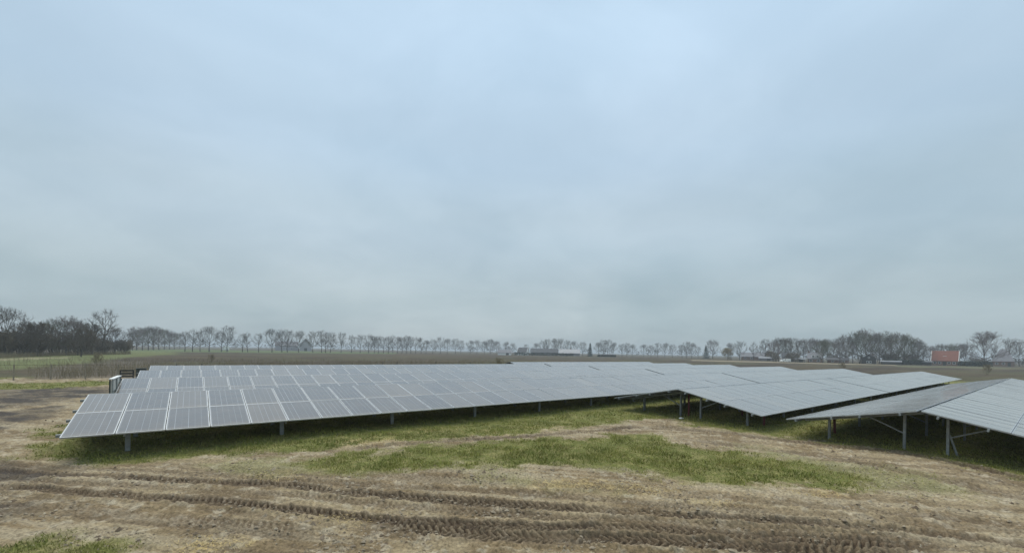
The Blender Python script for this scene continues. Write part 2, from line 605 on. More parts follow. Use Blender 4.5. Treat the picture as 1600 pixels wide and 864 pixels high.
GRASS = [[(-12.8, 11.71), (-11.22, 11.48), (-9.4, 12.32), (-8.22, 13.48), (-7.88, 14.37), (-10.56, 19.75), (-17.19, 16.53)], [(-8.29, 12.96), (-7.77, 13.43), (-6.18, 13.55), (-5.24, 14.38), (-3.66, 15.15), (-0.94, 16.21), (1.69, 17.67), (4.26, 19.54), (6.48, 20.91), (8.07, 20.88), (8.34, 19.28), (9.82, 18.16), (11.04, 17.03), (12.38, 16.06), (13.79, 14.9), (13.85, 13.82), (14.0, 12.61), (14.04, 11.25), (14.5, 9.91), (44.66, 29.05), (23.88, 77.57), (-16.21, 21.2)], [(-4.66, 10.98), (-5.59, 11.87), (-4.99, 12.64), (-3.24, 13.42), (-1.68, 14.18), (0.52, 15.07), (2.54, 16.15), (4.79, 17.13), (5.88, 17.23), (5.77, 15.51), (6.99, 14.57), (8.41, 13.6), (9.08, 12.5), (9.25, 11.19), (8.03, 10.39), (6.54, 10.55), (5.1, 10.94), (3.53, 11.31), (1.9, 12.03), (0.44, 12.27), (-0.69, 12.2), (-1.72, 11.59), (-2.65, 11.04), (-3.76, 10.8)], [(-8.31, 6.41), (-7.94, 6.68), (-7.3, 6.75), (-6.55, 6.52), (-6.2, 5.83), (-7.57, 5.78)], [(-45.59, 33.04), (-41.03, 33.45), (-37.56, 35.0), (-36.27, 37.68), (-32.76, 34.04), (-33.16, 30.91), (-35.91, 29.29), (-38.39, 27.83)], [(-116.42, 68.98), (-100.48, 72.77), (-95.21, 77.57), (-99.27, 87.43), (-109.06, 106.09), (-133.77, 140.61), (-78.5, 75.25), (-61.28, 53.99), (-44.76, 38.93), (-47.13, 30.74)]]
LIGHTGRASS = [[(-1.28, 10.9), (1.04, 10.71), (2.56, 10.18), (0.97, 9.86), (-0.57, 10.2)], [(8.51, 15.73), (10.61, 12.96), (11.16, 11.47), (10.98, 10.17), (9.57, 10.33), (8.29, 11.91)], [(-8.23, 11.49), (-5.76, 11.85), (-4.71, 11.09), (-5.81, 10.62)]]
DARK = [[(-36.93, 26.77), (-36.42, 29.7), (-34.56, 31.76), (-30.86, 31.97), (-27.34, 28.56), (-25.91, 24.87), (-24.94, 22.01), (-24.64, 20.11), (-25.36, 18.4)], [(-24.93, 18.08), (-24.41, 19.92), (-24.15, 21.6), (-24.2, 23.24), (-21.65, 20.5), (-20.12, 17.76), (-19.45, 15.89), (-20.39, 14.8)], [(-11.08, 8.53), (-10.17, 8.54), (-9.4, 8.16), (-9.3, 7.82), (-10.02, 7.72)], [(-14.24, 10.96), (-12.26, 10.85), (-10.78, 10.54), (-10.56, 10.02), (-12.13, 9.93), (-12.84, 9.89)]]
STRAW = [((-4.95, 6.8), 0.42, 1.0), ((-3.17, 8.1), 0.35, 0.6), ((1.17, 10.3), 0.55, 0.6), ((2.11, 10.3), 0.5, 0.65), ((3.17, 10.12), 0.55, 0.6), ((7.39, 9.89), 0.35, 0.6), ((-2.76, 16.69), 0.9, 0.35), ((-5.21, 14.29), 0.7, 0.4), ((-4.47, 14.76), 0.8, 0.3), ((4.56, 9.16), 0.4, 0.4), ((10.77, 15.17), 0.9, 0.25), ((-6.08, 10.66), 0.6, 0.3), ((-0.46, 16.77), 0.9, 0.25), ((1.17, 18.07), 0.8, 0.3)]
FIELDS = [([(-237.79, 258.22), (-272.6, 348.25), (-201.53, 410.36), (-113.78, 411.98), (-81.9, 296.58), (-122.9, 250.3), (-164.41, 210.07), (-166.65, 180.98)], (0.115, 0.15, 0.06), 3.0, 0.9), ([(-148.38, 96.69), (-116.56, 94.96), (-140.82, 136.97), (-201.01, 218.3), (-149.57, 191.11), (-81.79, 83.31), (-61.28, 53.99), (-60.26, 39.29)], (0.15, 0.17, 0.062), 3.0, 0.8), ([(-125.46, 81.76), (-102.74, 83.7), (-107.68, 101.71), (-100.44, 94.87), (-91.84, 74.83), (-105.15, 68.53)], (0.3, 0.26, 0.16), 1.0, 0.7), ([(-61.28, 53.99), (-73.15, 74.51), (-73.59, 84.17), (-36.67, 41.25), (-42.73, 37.67)], (0.125, 0.105, 0.08), 1.0, 0.7), ([(111.62, 259.54), (162.63, 235.32), (193.21, 209.7), (175.81, 190.81), (146.37, 211.79), (101.66, 236.37)], (0.36, 0.3, 0.2), 1.0, 0.9), ([(175.81, 190.81), (250.18, 181.03), (213.66, 154.6), (148.97, 161.67)], (0.16, 0.16, 0.085), 2.0, 0.7)]
MOUNDS = [((-13.47, 12.81), 0.9, 0.28), ((-13.63, 13.51), 1.1, 0.22)]
LITTER = (8.54, 20.94)
HAZE = 0.00055


def ground_masks(x, y):
    """grass, pale grass, dark soil, straw amounts at points"""
    w1 = (fbm(x, y, 0.55, 4, 40) - 0.5)
    w2 = (fbm(x, y, 2.6, 4, 60) - 0.5)
    jit = w1 * 1.3 + w2 * 0.8
    r = np.hypot(x, y)
    jit = jit * np.clip(r / 12, 0.7, 1.6)
    g = np.zeros(x.shape)
    for p in GRASS:
        d = poly_sdf(x, y, p)
        g = np.maximum(g, smooth(-0.60, 0.35, d + jit * 1.1))
    u, v = to_site(x, y)
    arr = smooth(0.2, 1.2, v - 0.4 + w1) * smooth(-1.5, 0.5, u - 1.0) * smooth(40, 38, v)
    arr = np.maximum(arr, smooth(-0.3, 0.8, u - 20.9 * PW + w1) * smooth(-19, -17.8, v))
    g = np.maximum(g, arr)
    lg = np.zeros(x.shape)
    for p in LIGHTGRASS:
        lg = np.maximum(lg, smooth(-0.6, 0.8, poly_sdf(x, y, p) + jit * 1.5))
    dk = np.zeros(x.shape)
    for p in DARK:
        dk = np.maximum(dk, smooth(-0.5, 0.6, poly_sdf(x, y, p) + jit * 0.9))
    st = np.zeros(x.shape)
    for (cx, cy), rad, s in STRAW:
        dd = np.hypot((x - cx) * 0.6, (y - cy) * 1.3) / rad
        st = np.maximum(st, s * smooth(1.35, 0.1, dd + w2 * 2.6 + w1 * 0.8))
    return g, lg, dk, st


def ground_height(x, y, g, near):
    h = (fbm(x, y, 0.16, 3, 5) - 0.5) * 0.16 * near
    soil = 1 - 0.75 * g
    # drag marks: noise stretched along the driving direction
    xr, yr = x * 0.97 - y * 0.24, x * 0.24 + y * 0.97
    drag = fbm(xr * 0.45, yr * 2.2, 1.0, 4, 71) - 0.5
    h = h + (drag + 0.6 * (fbm((x * 0.97 - y * 0.20) * 0.30, (x * 0.20 + y * 0.97) * 3.4, 1.0, 5, 73, 0.6) - 0.5) * -1) * 0.075 * soil * near
    h = h + (fbm(x, y, 3.2, 4, 21, 0.6) - 0.5) * 0.05 * soil * near
    clod = fbm(x, y, 11.0, 3, 33, 0.6)
    h = h + (smooth(0.48, 0.75, clod) * 0.030 + (clod - 0.5) * 0.016) * (1 - 0.5 * g) * near
    rut_dark = np.zeros(x.shape)
    rut_mask = np.zeros(x.shape)
    X, Y, H = x, y, h
    for path, hw, amt in TRACKS:
        sp = smooth_path(path)
        px = [q[0] for q in sp]
        py = [q[1] for q in sp]
        near_it = np.nonzero((X > min(px) - 1) & (X < max(px) + 1) & (Y > min(py) - 1) & (Y < max(py) + 1))[0]
        if not len(near_it):
            continue
        x, y, h = X[near_it], Y[near_it], H[near_it]
        s, t, L = path_st(x, y, sp)
        wob = (fbm(s * 0.8, t * 0 + hw * 50, 1.0, 2, 81) - 0.5) * 0.09 + (fbm(x, y, 5.0, 2, 83) - 0.5) * 0.09
        t = t + wob
        a = np.abs(t) / hw
        fade = smooth(0, 1.2, s) * smooth(0, 1.2, L - s)
        patch = smooth(0.30, 0.58, fbm(s * 0.33, t * 0.3, 1.0, 3, 90 + int(hw * 100)))
        k = amt * fade * (0.62 + 0.38 * patch)
        inside = smooth(1.08, 0.86, a)
        berm = smooth(0.8, 1.12, a) * smooth(1.75, 1.2, a)
        lam = 0.145
        ph = (s + np.abs(t) * 0.75 + 0.1 * np.sign(t)) / lam + (fbm(s, t, 2.5, 2, 97) - 0.5) * 0.45
        lug = smooth(-0.05, 0.20, np.sin(2 * math.pi * ph)) * (0.35 + 0.65 * smooth(0.28, 0.48, fbm(x, y, 2.2, 3, 99)))
        h = h * (1 - 0.55 * inside * k) + k * (-0.080 * inside + 0.080 * lug * inside + 0.040 * berm)
        H[near_it] = h
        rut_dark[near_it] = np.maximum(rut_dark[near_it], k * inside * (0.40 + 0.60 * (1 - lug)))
        rut_mask[near_it] = np.maximum(rut_mask[near_it], k * smooth(1.5, 0.9, a))
    x, y, h = X, Y, H
    for (mx, my), mr, mh in MOUNDS:
        d = np.hypot(x - mx, y - my) / mr
        h = h + mh * smooth(1.0, 0.0, d) * (0.6 + 0.8 * fbm(x, y, 2.2, 3, 55))
    return h, rut_dark, rut_mask


def near_fade(x, y):
    r = np.hypot(x, y)
    return smooth(90, 35, r)


def ground_point(x, y):
    """height and grass cover for arrays of points"""
    g, lg, dk, st = ground_masks(x, y)
    h, rd, rm = ground_height(x, y, g, near_fade(x, y))
    g = g * (1 - np.clip(rm * 1.25, 0, 1))
    return h, g, lg, st


def lerp(a, b, t):
    return a + (np.asarray(b) - a) * t[:, None]


def build_ground():
    na = 1020
    th = np.concatenate([np.linspace(R(-62), R(62), na), R(62) + np.linspace(0, R(236), 42)[1:-1]])
    inv = np.linspace(1 / 4.6, 1 / 75.0, 520)
    rr = np.concatenate([[0.4, 1.5, 3.0], 1 / inv, np.geomspace(78, 6000, 70)])
    A_, R_ = np.meshgrid(th, rr)
    x = (R_ * np.sin(A_)).ravel()
    y = (R_ * np.cos(A_)).ravel()
    r = R_.ravel()
    g, lg, dk, st = ground_masks(x, y)
    near = near_fade(x, y)
    h, rd, rm = ground_height(x, y, g, near)
    g = g * (1 - np.clip(rm * 1.25, 0, 1))
    n1 = fbm(x, y, 0.9, 5, 101)
    n2 = fbm(x, y, 4.5, 4, 131)
    # soil
    c = lerp(np.tile(np.array([0.318, 0.248, 0.148]), (len(x), 1)), (0.225, 0.165, 0.092), smooth(0.42, 0.66, n1))
    xr, yr = x * 0.97 - y * 0.20, x * 0.20 + y * 0.97
    streak = fbm(xr * 0.30, yr * 3.4, 1.0, 5, 73, 0.6)
    c = lerp(c, (0.135, 0.098, 0.062), smooth(0.52, 0.70, streak) * 0.55)
    c = lerp(c, (0.40, 0.335, 0.23), smooth(0.48, 0.34, streak) * 0.5)
    c = lerp(c, (0.43, 0.365, 0.26), smooth(0.56, 0.76, n2) * 0.7)
    c = lerp(c, (0.215, 0.162, 0.105), np.clip(rm * 0.7, 0, 1))
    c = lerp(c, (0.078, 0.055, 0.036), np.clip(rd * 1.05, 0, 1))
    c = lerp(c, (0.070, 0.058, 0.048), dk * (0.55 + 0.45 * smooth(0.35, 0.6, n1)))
    c = lerp(c, (0.235, 0.225, 0.100), lg * 0.65 * (1 - np.clip(rm, 0, 1)))
    gcol = lerp(np.tile(np.array([0.155, 0.160, 0.045]), (len(x), 1)), (0.225, 0.205, 0.075), smooth(0.4, 0.7, n2))
    c = c + (gcol - c) * np.clip(g * 1.15, 0, 1)[:, None]
    c = lerp(c, (0.48, 0.36, 0.16), np.clip(st, 0, 1) * 0.8 * smooth(0.40, 0.62, n2))
    # the open fields beyond the fence
    u, v = to_site(x, y)
    far = smooth(41, 45, v + (n1 - 0.5) * 4)
    far = np.maximum(far, smooth(92, 98, u))
    far = np.maximum(far, smooth(55, 75, r) * smooth(-14, -24, u))
    nf = fbm(x, y, 0.05, 4, 151)
    nr = fbm(u * 0.02, v * 0.16, 1.0, 4, 171)
    fc = lerp(np.tile(np.array([0.092, 0.072, 0.042]), (len(x), 1)), (0.062, 0.047, 0.032), smooth(0.4, 0.65, nr))
    fc = lerp(fc, (0.088, 0.084, 0.042), smooth(0.52, 0.72, nf) * 0.75)
    ns = fbm(x * 0.05, y * 0.5, 1.0, 4, 177)
    fc = fc * (0.72 + 0.56 * ns)[:, None]
    c = c + (fc - c) * far[:, None]
    for p, colr, soft, amt in FIELDS:
        m = smooth(-soft, soft, poly_sdf(x, y, p) + (nf - 0.5) * soft * 3) * amt
        c = lerp(c, colr, m)
    h = h * (1 - far) + far * near * (fbm(x, y, 0.3, 4, 191) - 0.5) * 0.25
    V = np.stack([x, y, h], 1)
    nc = len(th)
    nr_ = len(rr)
    i = np.arange(nr_ - 1)[:, None] * nc + np.arange(nc)[None, :]
    j = np.arange(nr_ - 1)[:, None] * nc + (np.arange(nc)[None, :] + 1) % nc
    q = np.stack([i, i + nc, j + nc, j], -1).reshape(-1, 4)[:, ::-1]
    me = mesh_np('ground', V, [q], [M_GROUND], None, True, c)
    # close the middle under the viewer
    o = ob('ground', me)
    tag(o, 'muddy site ground with tyre tracks, grass patches and fields', 'ground', kind='structure')
    return o


build_ground()


# ------------------------------------------------------------------ grass, clods and straw (uncountable)
def scatter(n, rmin, rmax, power=1.0):
    t = RNG.random(n)
    r = 1 / (1 / rmin + (1 / rmax - 1 / rmin) * t) if power == 2 else rmin * (rmax / rmin) ** t
    a = RNG.uniform(R(-58), R(58), n)
    return r * np.sin(a), r * np.cos(a), r


def build_grass():
    x, y, r = scatter(660000, 6.0, 60)
    g, lg, dk, st = ground_masks(x, y)
    k0 = np.nonzero(g + lg > 0.03)[0]
    x, y, r = x[k0], y[k0], r[k0]
    h, g, lg, st = ground_point(x, y)
    keep = RNG.random(len(x)) < np.clip(g * (0.75 + 0.25 * smooth(0.30, 0.52, fbm(x, y, 2.4, 3, 311))) + lg * 0.16, 0, 1) * np.clip(0.35 + r / 22, 0, 1)
    x, y, r, h, g, lg = (q[keep] for q in (x, y, r, h, g, lg))
    n = len(x)
    ht = RNG.gamma(4.0, 0.010, n) * (0.5 + 0.5 * g) * (0.45 + 1.3 * smooth(0.3, 0.7, fbm(x, y, 1.6, 3, 7)))
    wd = (0.004 + 0.00055 * r) * RNG.uniform(0.7, 1.4, n)
    a = RNG.uniform(0, 2 * math.pi, n)
    lx, ly = RNG.normal(0, 0.55, n) * ht, RNG.normal(0, 0.55, n) * ht
    V = np.empty((n, 3, 3))
    V[:, 0] = np.stack([x - np.cos(a) * wd, y - np.sin(a) * wd, h - 0.012], 1)
    V[:, 1] = np.stack([x + np.cos(a) * wd, y + np.sin(a) * wd, h - 0.012], 1)
    V[:, 2] = np.stack([x + lx, y + ly, h + ht], 1)
    t = RNG.random(n)
    pn = smooth(0.45, 0.68, fbm(x, y, 0.7, 3, 301))
    c = lerp(np.tile(np.array([0.200, 0.222, 0.042]), (n, 1)), (0.31, 0.300, 0.08), t)
    c = lerp(c, (0.150, 0.172, 0.040), pn * 0.65)
    c = lerp(c, (0.27, 0.235, 0.085), smooth(0.52, 0.70, fbm(x, y, 1.7, 3, 351)) * 0.45)
    c = lerp(c, (0.38, 0.32, 0.14), ((RNG.random(n) < 0.16 + 0.5 * lg) * RNG.uniform(0.4, 1, n)))
    F = np.arange(n * 3).reshape(n, 3)
    o = ob('grass', mesh_np('grass', V.reshape(-1, 3), [F], [M_BLADE], None, False, np.repeat(c, 3, 0)))
    tag(o, 'short green grass between tyre tracks and under the panel rows', 'grass', kind='stuff')


def build_clods():
    x, y, r = scatter(130000, 5.5, 30)
    h, g, lg, st = ground_point(x, y)
    keep = RNG.random(len(x)) < (1 - g) * 0.35 * smooth(0.42, 0.62, fbm(x, y, 1.1, 3, 401))
    x, y, r, h = (q[keep] for q in (x, y, r, h))
    n = len(x)
    s = (RNG.gamma(1.6, 0.0075, n) + 0.006)
    base = np.array([(1, 0, 0), (-1, 0, 0), (0, 1, 0), (0, -1, 0), (0, 0, 1), (0, 0, -0.6)], float)
    fac = np.array([(0, 2, 4), (2, 1, 4), (1, 3, 4), (3, 0, 4), (2, 0, 5), (1, 2, 5), (3, 1, 5), (0, 3, 5)])
    V = base[None] * RNG.uniform(0.6, 1.35, (n, 6, 1)) + RNG.normal(0, 0.16, (n, 6, 3))
    a = RNG.uniform(0, 6.28, n)
    ca, sa = np.cos(a)[:, None], np.sin(a)[:, None]
    X = V[..., 0] * ca - V[..., 1] * sa
    Y = V[..., 0] * sa + V[..., 1] * ca
    V = np.stack([X * s[:, None] * 1.3 + x[:, None], Y * s[:, None] + y[:, None], V[..., 2] * s[:, None] * 0.75 + h[:, None]], -1)
    F = (fac[None] + (np.arange(n) * 6)[:, None, None]).reshape(-1, 3)
    c = lerp(np.tile(np.array([0.42, 0.35, 0.25]), (n, 1)), (0.14, 0.10, 0.065), RNG.random(n))
    o = ob('soil_clods', mesh_np('soil_clods', V.reshape(-1, 3), [F], [M_BLADE], None, False, np.repeat(c, 6, 0)))
    tag(o, 'loose brown soil clods scattered over the driven mud', 'soil clods', kind='stuff')


def build_straw():
    X, Y = [], []
    for (cx, cy), rad, s in STRAW:
        n = int(900 * s * min(rad, 0.6))
        X.append(cx + RNG.normal(0, rad * 0.8, n))
        Y.append(cy + RNG.normal(0, rad * 0.45, n))
    x, y = np.concatenate(X), np.concatenate(Y)
    h, g, lg, st = ground_point(x, y)
    n = len(x)
    a = RNG.uniform(0, 6.28, n)
    L = RNG.uniform(0.01, 0.04, n)
    wd = RNG.uniform(0.0015, 0.003, n) + 0.0002 * np.hypot(x, y)
    dz = RNG.uniform(-0.01, 0.02, n)
    ca, sa = np.cos(a), np.sin(a)
    V = np.empty((n, 4, 3))
    for k, (e, f) in enumerate(((-1, -1), (1, -1), (1, 1), (-1, 1))):
        V[:, k] = np.stack([x + e * L * ca - f * wd * sa, y + e * L * sa + f * wd * ca, h + 0.012 + e * dz], 1)
    c = lerp(np.tile(np.array([0.60, 0.44, 0.18]), (n, 1)), (0.42, 0.34, 0.20), RNG.random(n))
    o = ob('straw', mesh_np('straw', V.reshape(-1, 3), [np.arange(n * 4).reshape(n, 4)], [M_BLADE], None, False, np.repeat(c, 4, 0)))
    tag(o, 'yellow straw scraps strewn in patches on the mud', 'straw', kind='stuff')


build_grass()
build_clods()
build_straw()


# ------------------------------------------------------------------ solar rows
def panel_mesh():
    W, H, T, F = 1.080, 1.957, 0.038, 0.025
    s = MB()
    # frame: four rails
    s.box((0, 0, -T), (W, F, 0), 0)
    s.box((0, H - F, -T), (W, H, 0), 0)
    s.box((0, F, -T), (F, H - F, 0), 0)
    s.box((W - F, F, -T), (W, H - F, 0), 0)
    # laminate: glass above, backsheet below
    z = -0.004
    s.poly([(F, F, z), (W - F, F, z), (W - F, H - F, z), (F, H - F, z)], 1)
    s.poly([(F, F, z - 0.006), (F, H - F, z - 0.006), (W - F, H - F, z - 0.006), (W - F, F, z - 0.006)], 2)
    return s.me('solar_panel', M_ALU, M_GLASS, M_BACK)


PANEL = panel_mesh()


def channel_mesh(name, h, w=0.125, d=0.07, t=0.012):
    s = MB()
    s.box((-w / 2, -d / 2, 0), (w / 2, -d / 2 + t, h))
    s.box((-w / 2, -d / 2 + t, 0), (-w / 2 + t, d / 2, h))
    s.box((w / 2 - t, -d / 2 + t, 0), (w / 2, d / 2, h))
    return s.me(name, M_GALV)


SINK = 0.35
V_LO, V_HI = 1.02 * PW, 3.05 * PW


def slope_z(v):
    return LOW + v / HALF * RISE


POST_LO = channel_mesh('post', slope_z(V_LO) - 0.20 + SINK)
POST_HI = channel_mesh('post', slope_z(V_HI) - 0.20 + SINK)


def bar_mesh(name, p0, p1, wx, wy, m=M_GALV):
    return MB().bar(p0, p1, wx, wy).me(name, m)


NORM = Vector((0, -math.sin(TILT), math.cos(TILT)))


def on_slope(s_, drop=0.0):
    return Vector((0, s_ * math.cos(TILT), LOW + s_ * math.sin(TILT))) - NORM * drop


RAFTER = bar_mesh('rafter', on_slope(0.25, 0.165), on_slope(SLOPE - 0.03, 0.165), 0.06, 0.085)
BRACE = bar_mesh('brace', (0.05, V_HI - 0.03, 0.58), on_slope(2.35, 0.16) + Vector((0.05, 0, 0)), 0.035, 0.045)
PURLIN_S = (0.36, 1.55, 2.40, 3.50)
MIRROR = Matrix.Translation((0, 2 * HALF + RIDGE_GAP, 0)) @ Matrix.Rotation(math.pi, 4, 'Z')


def u_of(i):
    return i * PW if i < 40 else (i + 0.30) * PW


def conduit_mesh(h):
    s = MB()
    pts = [Vector((0, 0, -0.2)), Vector((0.01, 0.0, h * 0.4)), Vector((0.03, 0.02, h * 0.75)), Vector((0.10, 0.05, h))]
    for a, b in zip(pts[:-1], pts[1:]):
        n = 5
        for k in range(n):
            p, q = a.lerp(b, k / n), a.lerp(b, (k + 1) / n)
            s.tube(p, p.lerp(q, 0.5), 0.055, 0.055, 8, cap=False)
            s.tube(p.lerp(q, 0.5), q, 0.047, 0.047, 8, cap=False)
    return s.me('cable_conduit', M_REDPIPE, smooth=True)


def solar_row(k, i0, i1, label, far_single, frames):
    v0 = (k - 3) * PITCH
    root = empty('solar_panel_row', site(u_of(i0), v0, 0), SITE_RZ)
    tag(root, label, 'solar panels', 'rows of tilted solar panels')
    u0 = u_of(i0)
    rnd = random.Random(100 + k)

    def panel_matrix(i, tier, far):
        M = Matrix.Translation((u_of(i) - u0, 0, 0))
        s_ = 0.002 + tier * (SLOPE / 2 + 0.004)
        if far:
            M = M @ Matrix.Translation((1.080, 0, 0)) @ MIRROR
        p = on_slope(s_)
        rot = Matrix.Rotation(TILT + rnd.gauss(0, R(0.16)), 4, 'X') @ Matrix.Rotation(rnd.gauss(0, R(0.12)), 4, 'Y')
        return M @ Matrix.Translation(p) @ rot

    for i in range(i0, i1):
        for tier in (0, 1):
            ob('solar_panel', PANEL, root, panel_matrix(i, tier, False))
    pv = np.array([v.co for v in PANEL.vertices])
    pf = np.array([list(p.vertices) for p in PANEL.polygons])
    pm = np.array([p.material_index for p in PANEL.polygons])
    if far_single:
        for i in range(i0, i1):
            for tier in (0, 1):
                ob('solar_panel', PANEL, root, panel_matrix(i, tier, True))
    else:
        VV, FF, MM = [], [], []
        b = 0
        for i in range(i0, i1):
            for tier in (0, 1):
                M = np.array(panel_matrix(i, tier, True))
                VV.append(pv @ M[:3, :3].T + M[:3, 3])
                FF.append(pf + b)
                MM.append(pm)
                b += len(pv)
        me = mesh_np('far_slope_panels', np.concatenate(VV), [np.concatenate(FF)], [M_ALU, M_GLASS, M_BACK], np.concatenate(MM))
        tag(ob('far_slope_panels', me, root), kind='stuff')
    # purlins along the row, each run between the expansion gaps
    runs = [(a, b_) for a, b_ in ((i0, min(i1, 40)), (max(i0, 40), i1)) if b_ > a]
    for a, b_ in runs:
        ua, ub = u_of(a) - u0, u_of(b_ - 1) + 1.080 - u0
        for far in (False, True):
            for s_ in PURLIN_S:
                p = on_slope(s_, 0.083)
                me = MB().box((ua - 0.13, -0.025, -0.04), (ub + 0.10, 0.025, 0.04), 0, Matrix.Translation(p) @ Matrix.Rotation(TILT, 4, 'X')).me('purlin', M_GALV)
                M = Matrix.Translation((ua + ub, 0, 0)) @ MIRROR if far else Matrix.Identity(4)
                if frames or not far:
                    ob('purlin', me, root, M)
    # bents
    ub = 1.15 * PW
    n = 0
    VV, FF, b = [], [], 0
    while ub < u_of(i1 - 1) - u0 + 0.6:
        for far in (False, True):
            B = Matrix.Translation((ub, 0, 0)) @ (MIRROR if far else Matrix.Identity(4))
            items = (('post', POST_LO, Matrix.Translation((0, V_LO, -SINK))), ('post', POST_HI, Matrix.Translation((0, V_HI, -SINK))),
                     ('rafter', RAFTER, Matrix.Identity(4)), ('brace', BRACE, Matrix.Identity(4)))
            for nm, me, m in items:
                if frames:
                    ob(nm, me, root, B @ m)
                else:
                    M = np.array(B @ m)
                    cv = np.array([q.co for q in me.vertices])
                    VV.append(cv @ M[:3, :3].T + M[:3, 3])
                    FF.append(np.array([list(p.vertices) for p in me.polygons]) + b)
                    b += len(cv)
        n += 1
        ub += 3.82 * PW
    if VV:
        tag(ob('support_frame', mesh_np('support_frame', np.concatenate(VV), [np.concatenate(FF)], [M_GALV]), root), kind='stuff')
    return root


row1 = solar_row(1, 20, 60, 'solar panel row nearest the viewer at the right edge, both slopes showing', True, True)
row2 = solar_row(2, 20, 75, 'solar panel row left of the nearest right row, its open gable end above grass', False, True)
row3 = solar_row(3, 0, 75, 'front left solar panel row with the longest low edge over dark shade', False, True)
row4 = solar_row(4, 0, 75, 'second solar panel row at the left, beside the white inverter rack', False, False)
row5 = solar_row(5, 0, 75, 'third solar panel row at the left, behind the inverter rack row', False, False)
row6 = solar_row(6, 0, 75, 'thin fourth solar panel row at the left, nearest the wire fence', False, False)
row7 = solar_row(7, 40, 75, 'short farthest solar panel row starting mid-picture beside a bare shrub', False, False)

# leaning prop at the first bent of the nearest row
p = MB().bar((1.15 * PW + 0.14, V_HI - 0.28, -0.25), (1.15 * PW + 0.07, V_HI - 0.03, 0.68), 0.10, 0.05).me('prop', M_GALV)
ob('prop', p, row1)
# red cable conduits rising to the tables
for row, u, v, h in ((row1, 2.9, 2 * HALF - 0.75, 0.66), (row2, 2.1, 0.75, 0.66), (row2, 1.5, HALF + 0.3, 1.15), (row2, 4.2, HALF - 1.2, 0.95)):
    ob('cable_conduit', conduit_mesh(h), row, Matrix.Translation((u, v, 0)))


# inverter rack at the end of the second left row
def inverter_rack():
    r = empty('inverter_rack', site(-0.05, PITCH + 0.05, 0), SITE_RZ)
    tag(r, 'white inverter boxes on a steel rack at the end of a panel row', 'inverter rack')
    s = MB()
    for vv in (1.0, 2.2, 3.5):
        s.box((-0.02, vv, -0.3), (0.02, vv + 0.06, 1.62))
    for z in (0.55, 1.10, 1.62):
        s.box((-0.025, 1.0, z), (0.0, 3.56, z + 0.04))
    ob('frame', s.me('frame', M_GALV), r)
    ob('top_rail', MB().box((-0.13, 0.95, 1.665), (0.03, 3.6, 1.70)).me('top_rail', M_WHITE), r)
    for vv in (1.08, 1.92, 2.76):
        bx = MB().box((-0.11, vv, 0.72), (-0.028, vv + 0.72, 1.60)).me('inverter', M_CREAM)
        o = ob('inverter', bx, r)
        f = MB()
        for q in range(6):
            f.box((-0.125, vv + 0.10 + q * 0.09, 0.80), (-0.111, vv + 0.15 + q * 0.09, 1.25))
        ob('cooling_vents', f.me('cooling_vents', M_CABDARK), o)
    ob('end_plate', MB().box((-0.12, 0.965, 0.2), (-0.07, 0.99, 1.66)).me('end_plate', M_CABDARK), r)


inverter_rack()


# dark cabinet and timber crate near the fence
def cabinet():
    r = empty('utility_cabinet', site(-0.9, 34.2, 0), SITE_RZ)
    r.scale = (0.62, 0.62, 0.8)
    tag(r, 'dark green utility cabinet near the fence behind the panel rows', 'utility cabinet')
    ob('body', MB().box((-0.55, -0.3, 0), (0.55, 0.3, 1.35)).me('body', M_CABDARK), r)
    ob('lid', MB().box((-0.6, -0.35, 1.352), (0.6, 0.35, 1.42)).me('lid', M_CABDARK), r)
    for x in (-0.27, 0.27):
        d = ob('door', MB().box((x - 0.25, -0.325, 0.1), (x + 0.25, -0.302, 1.28)).me('door', M_CABDARK), r)
        ob('handle', MB().box((x * 0.35 - 0.02, -0.35, 0.62), (x * 0.35 + 0.02, -0.327, 0.8)).me('handle', M_GALV), d)
    r = empty('timber_crate', site(-1.9, 34.6, 0), SITE_RZ)
    r.scale = (0.5, 0.5, 0.75)
    tag(r, 'dark open timber crate left of the green cabinet', 'crate')
    for x in (-0.85, 0.85):
        for y in (-0.5, 0.5):
            ob('post', MB().box((x - 0.05, y - 0.05, 0), (x + 0.05, y + 0.05, 1.3)).me('post', M_WOOD_DK), r)
    for z in (0.1, 0.45, 0.8, 1.15):
        for y in (-0.562, 0.562):
            ob('plank', MB().box((-0.9, y - 0.011, z), (0.9, y + 0.011, z + 0.14)).me('plank', M_WOOD_DK), r)
    ob('base', MB().box((-0.9, -0.54, 0.02), (0.9, 0.54, 0.09)).me('base', M_WOOD_DK), r)


cabinet()


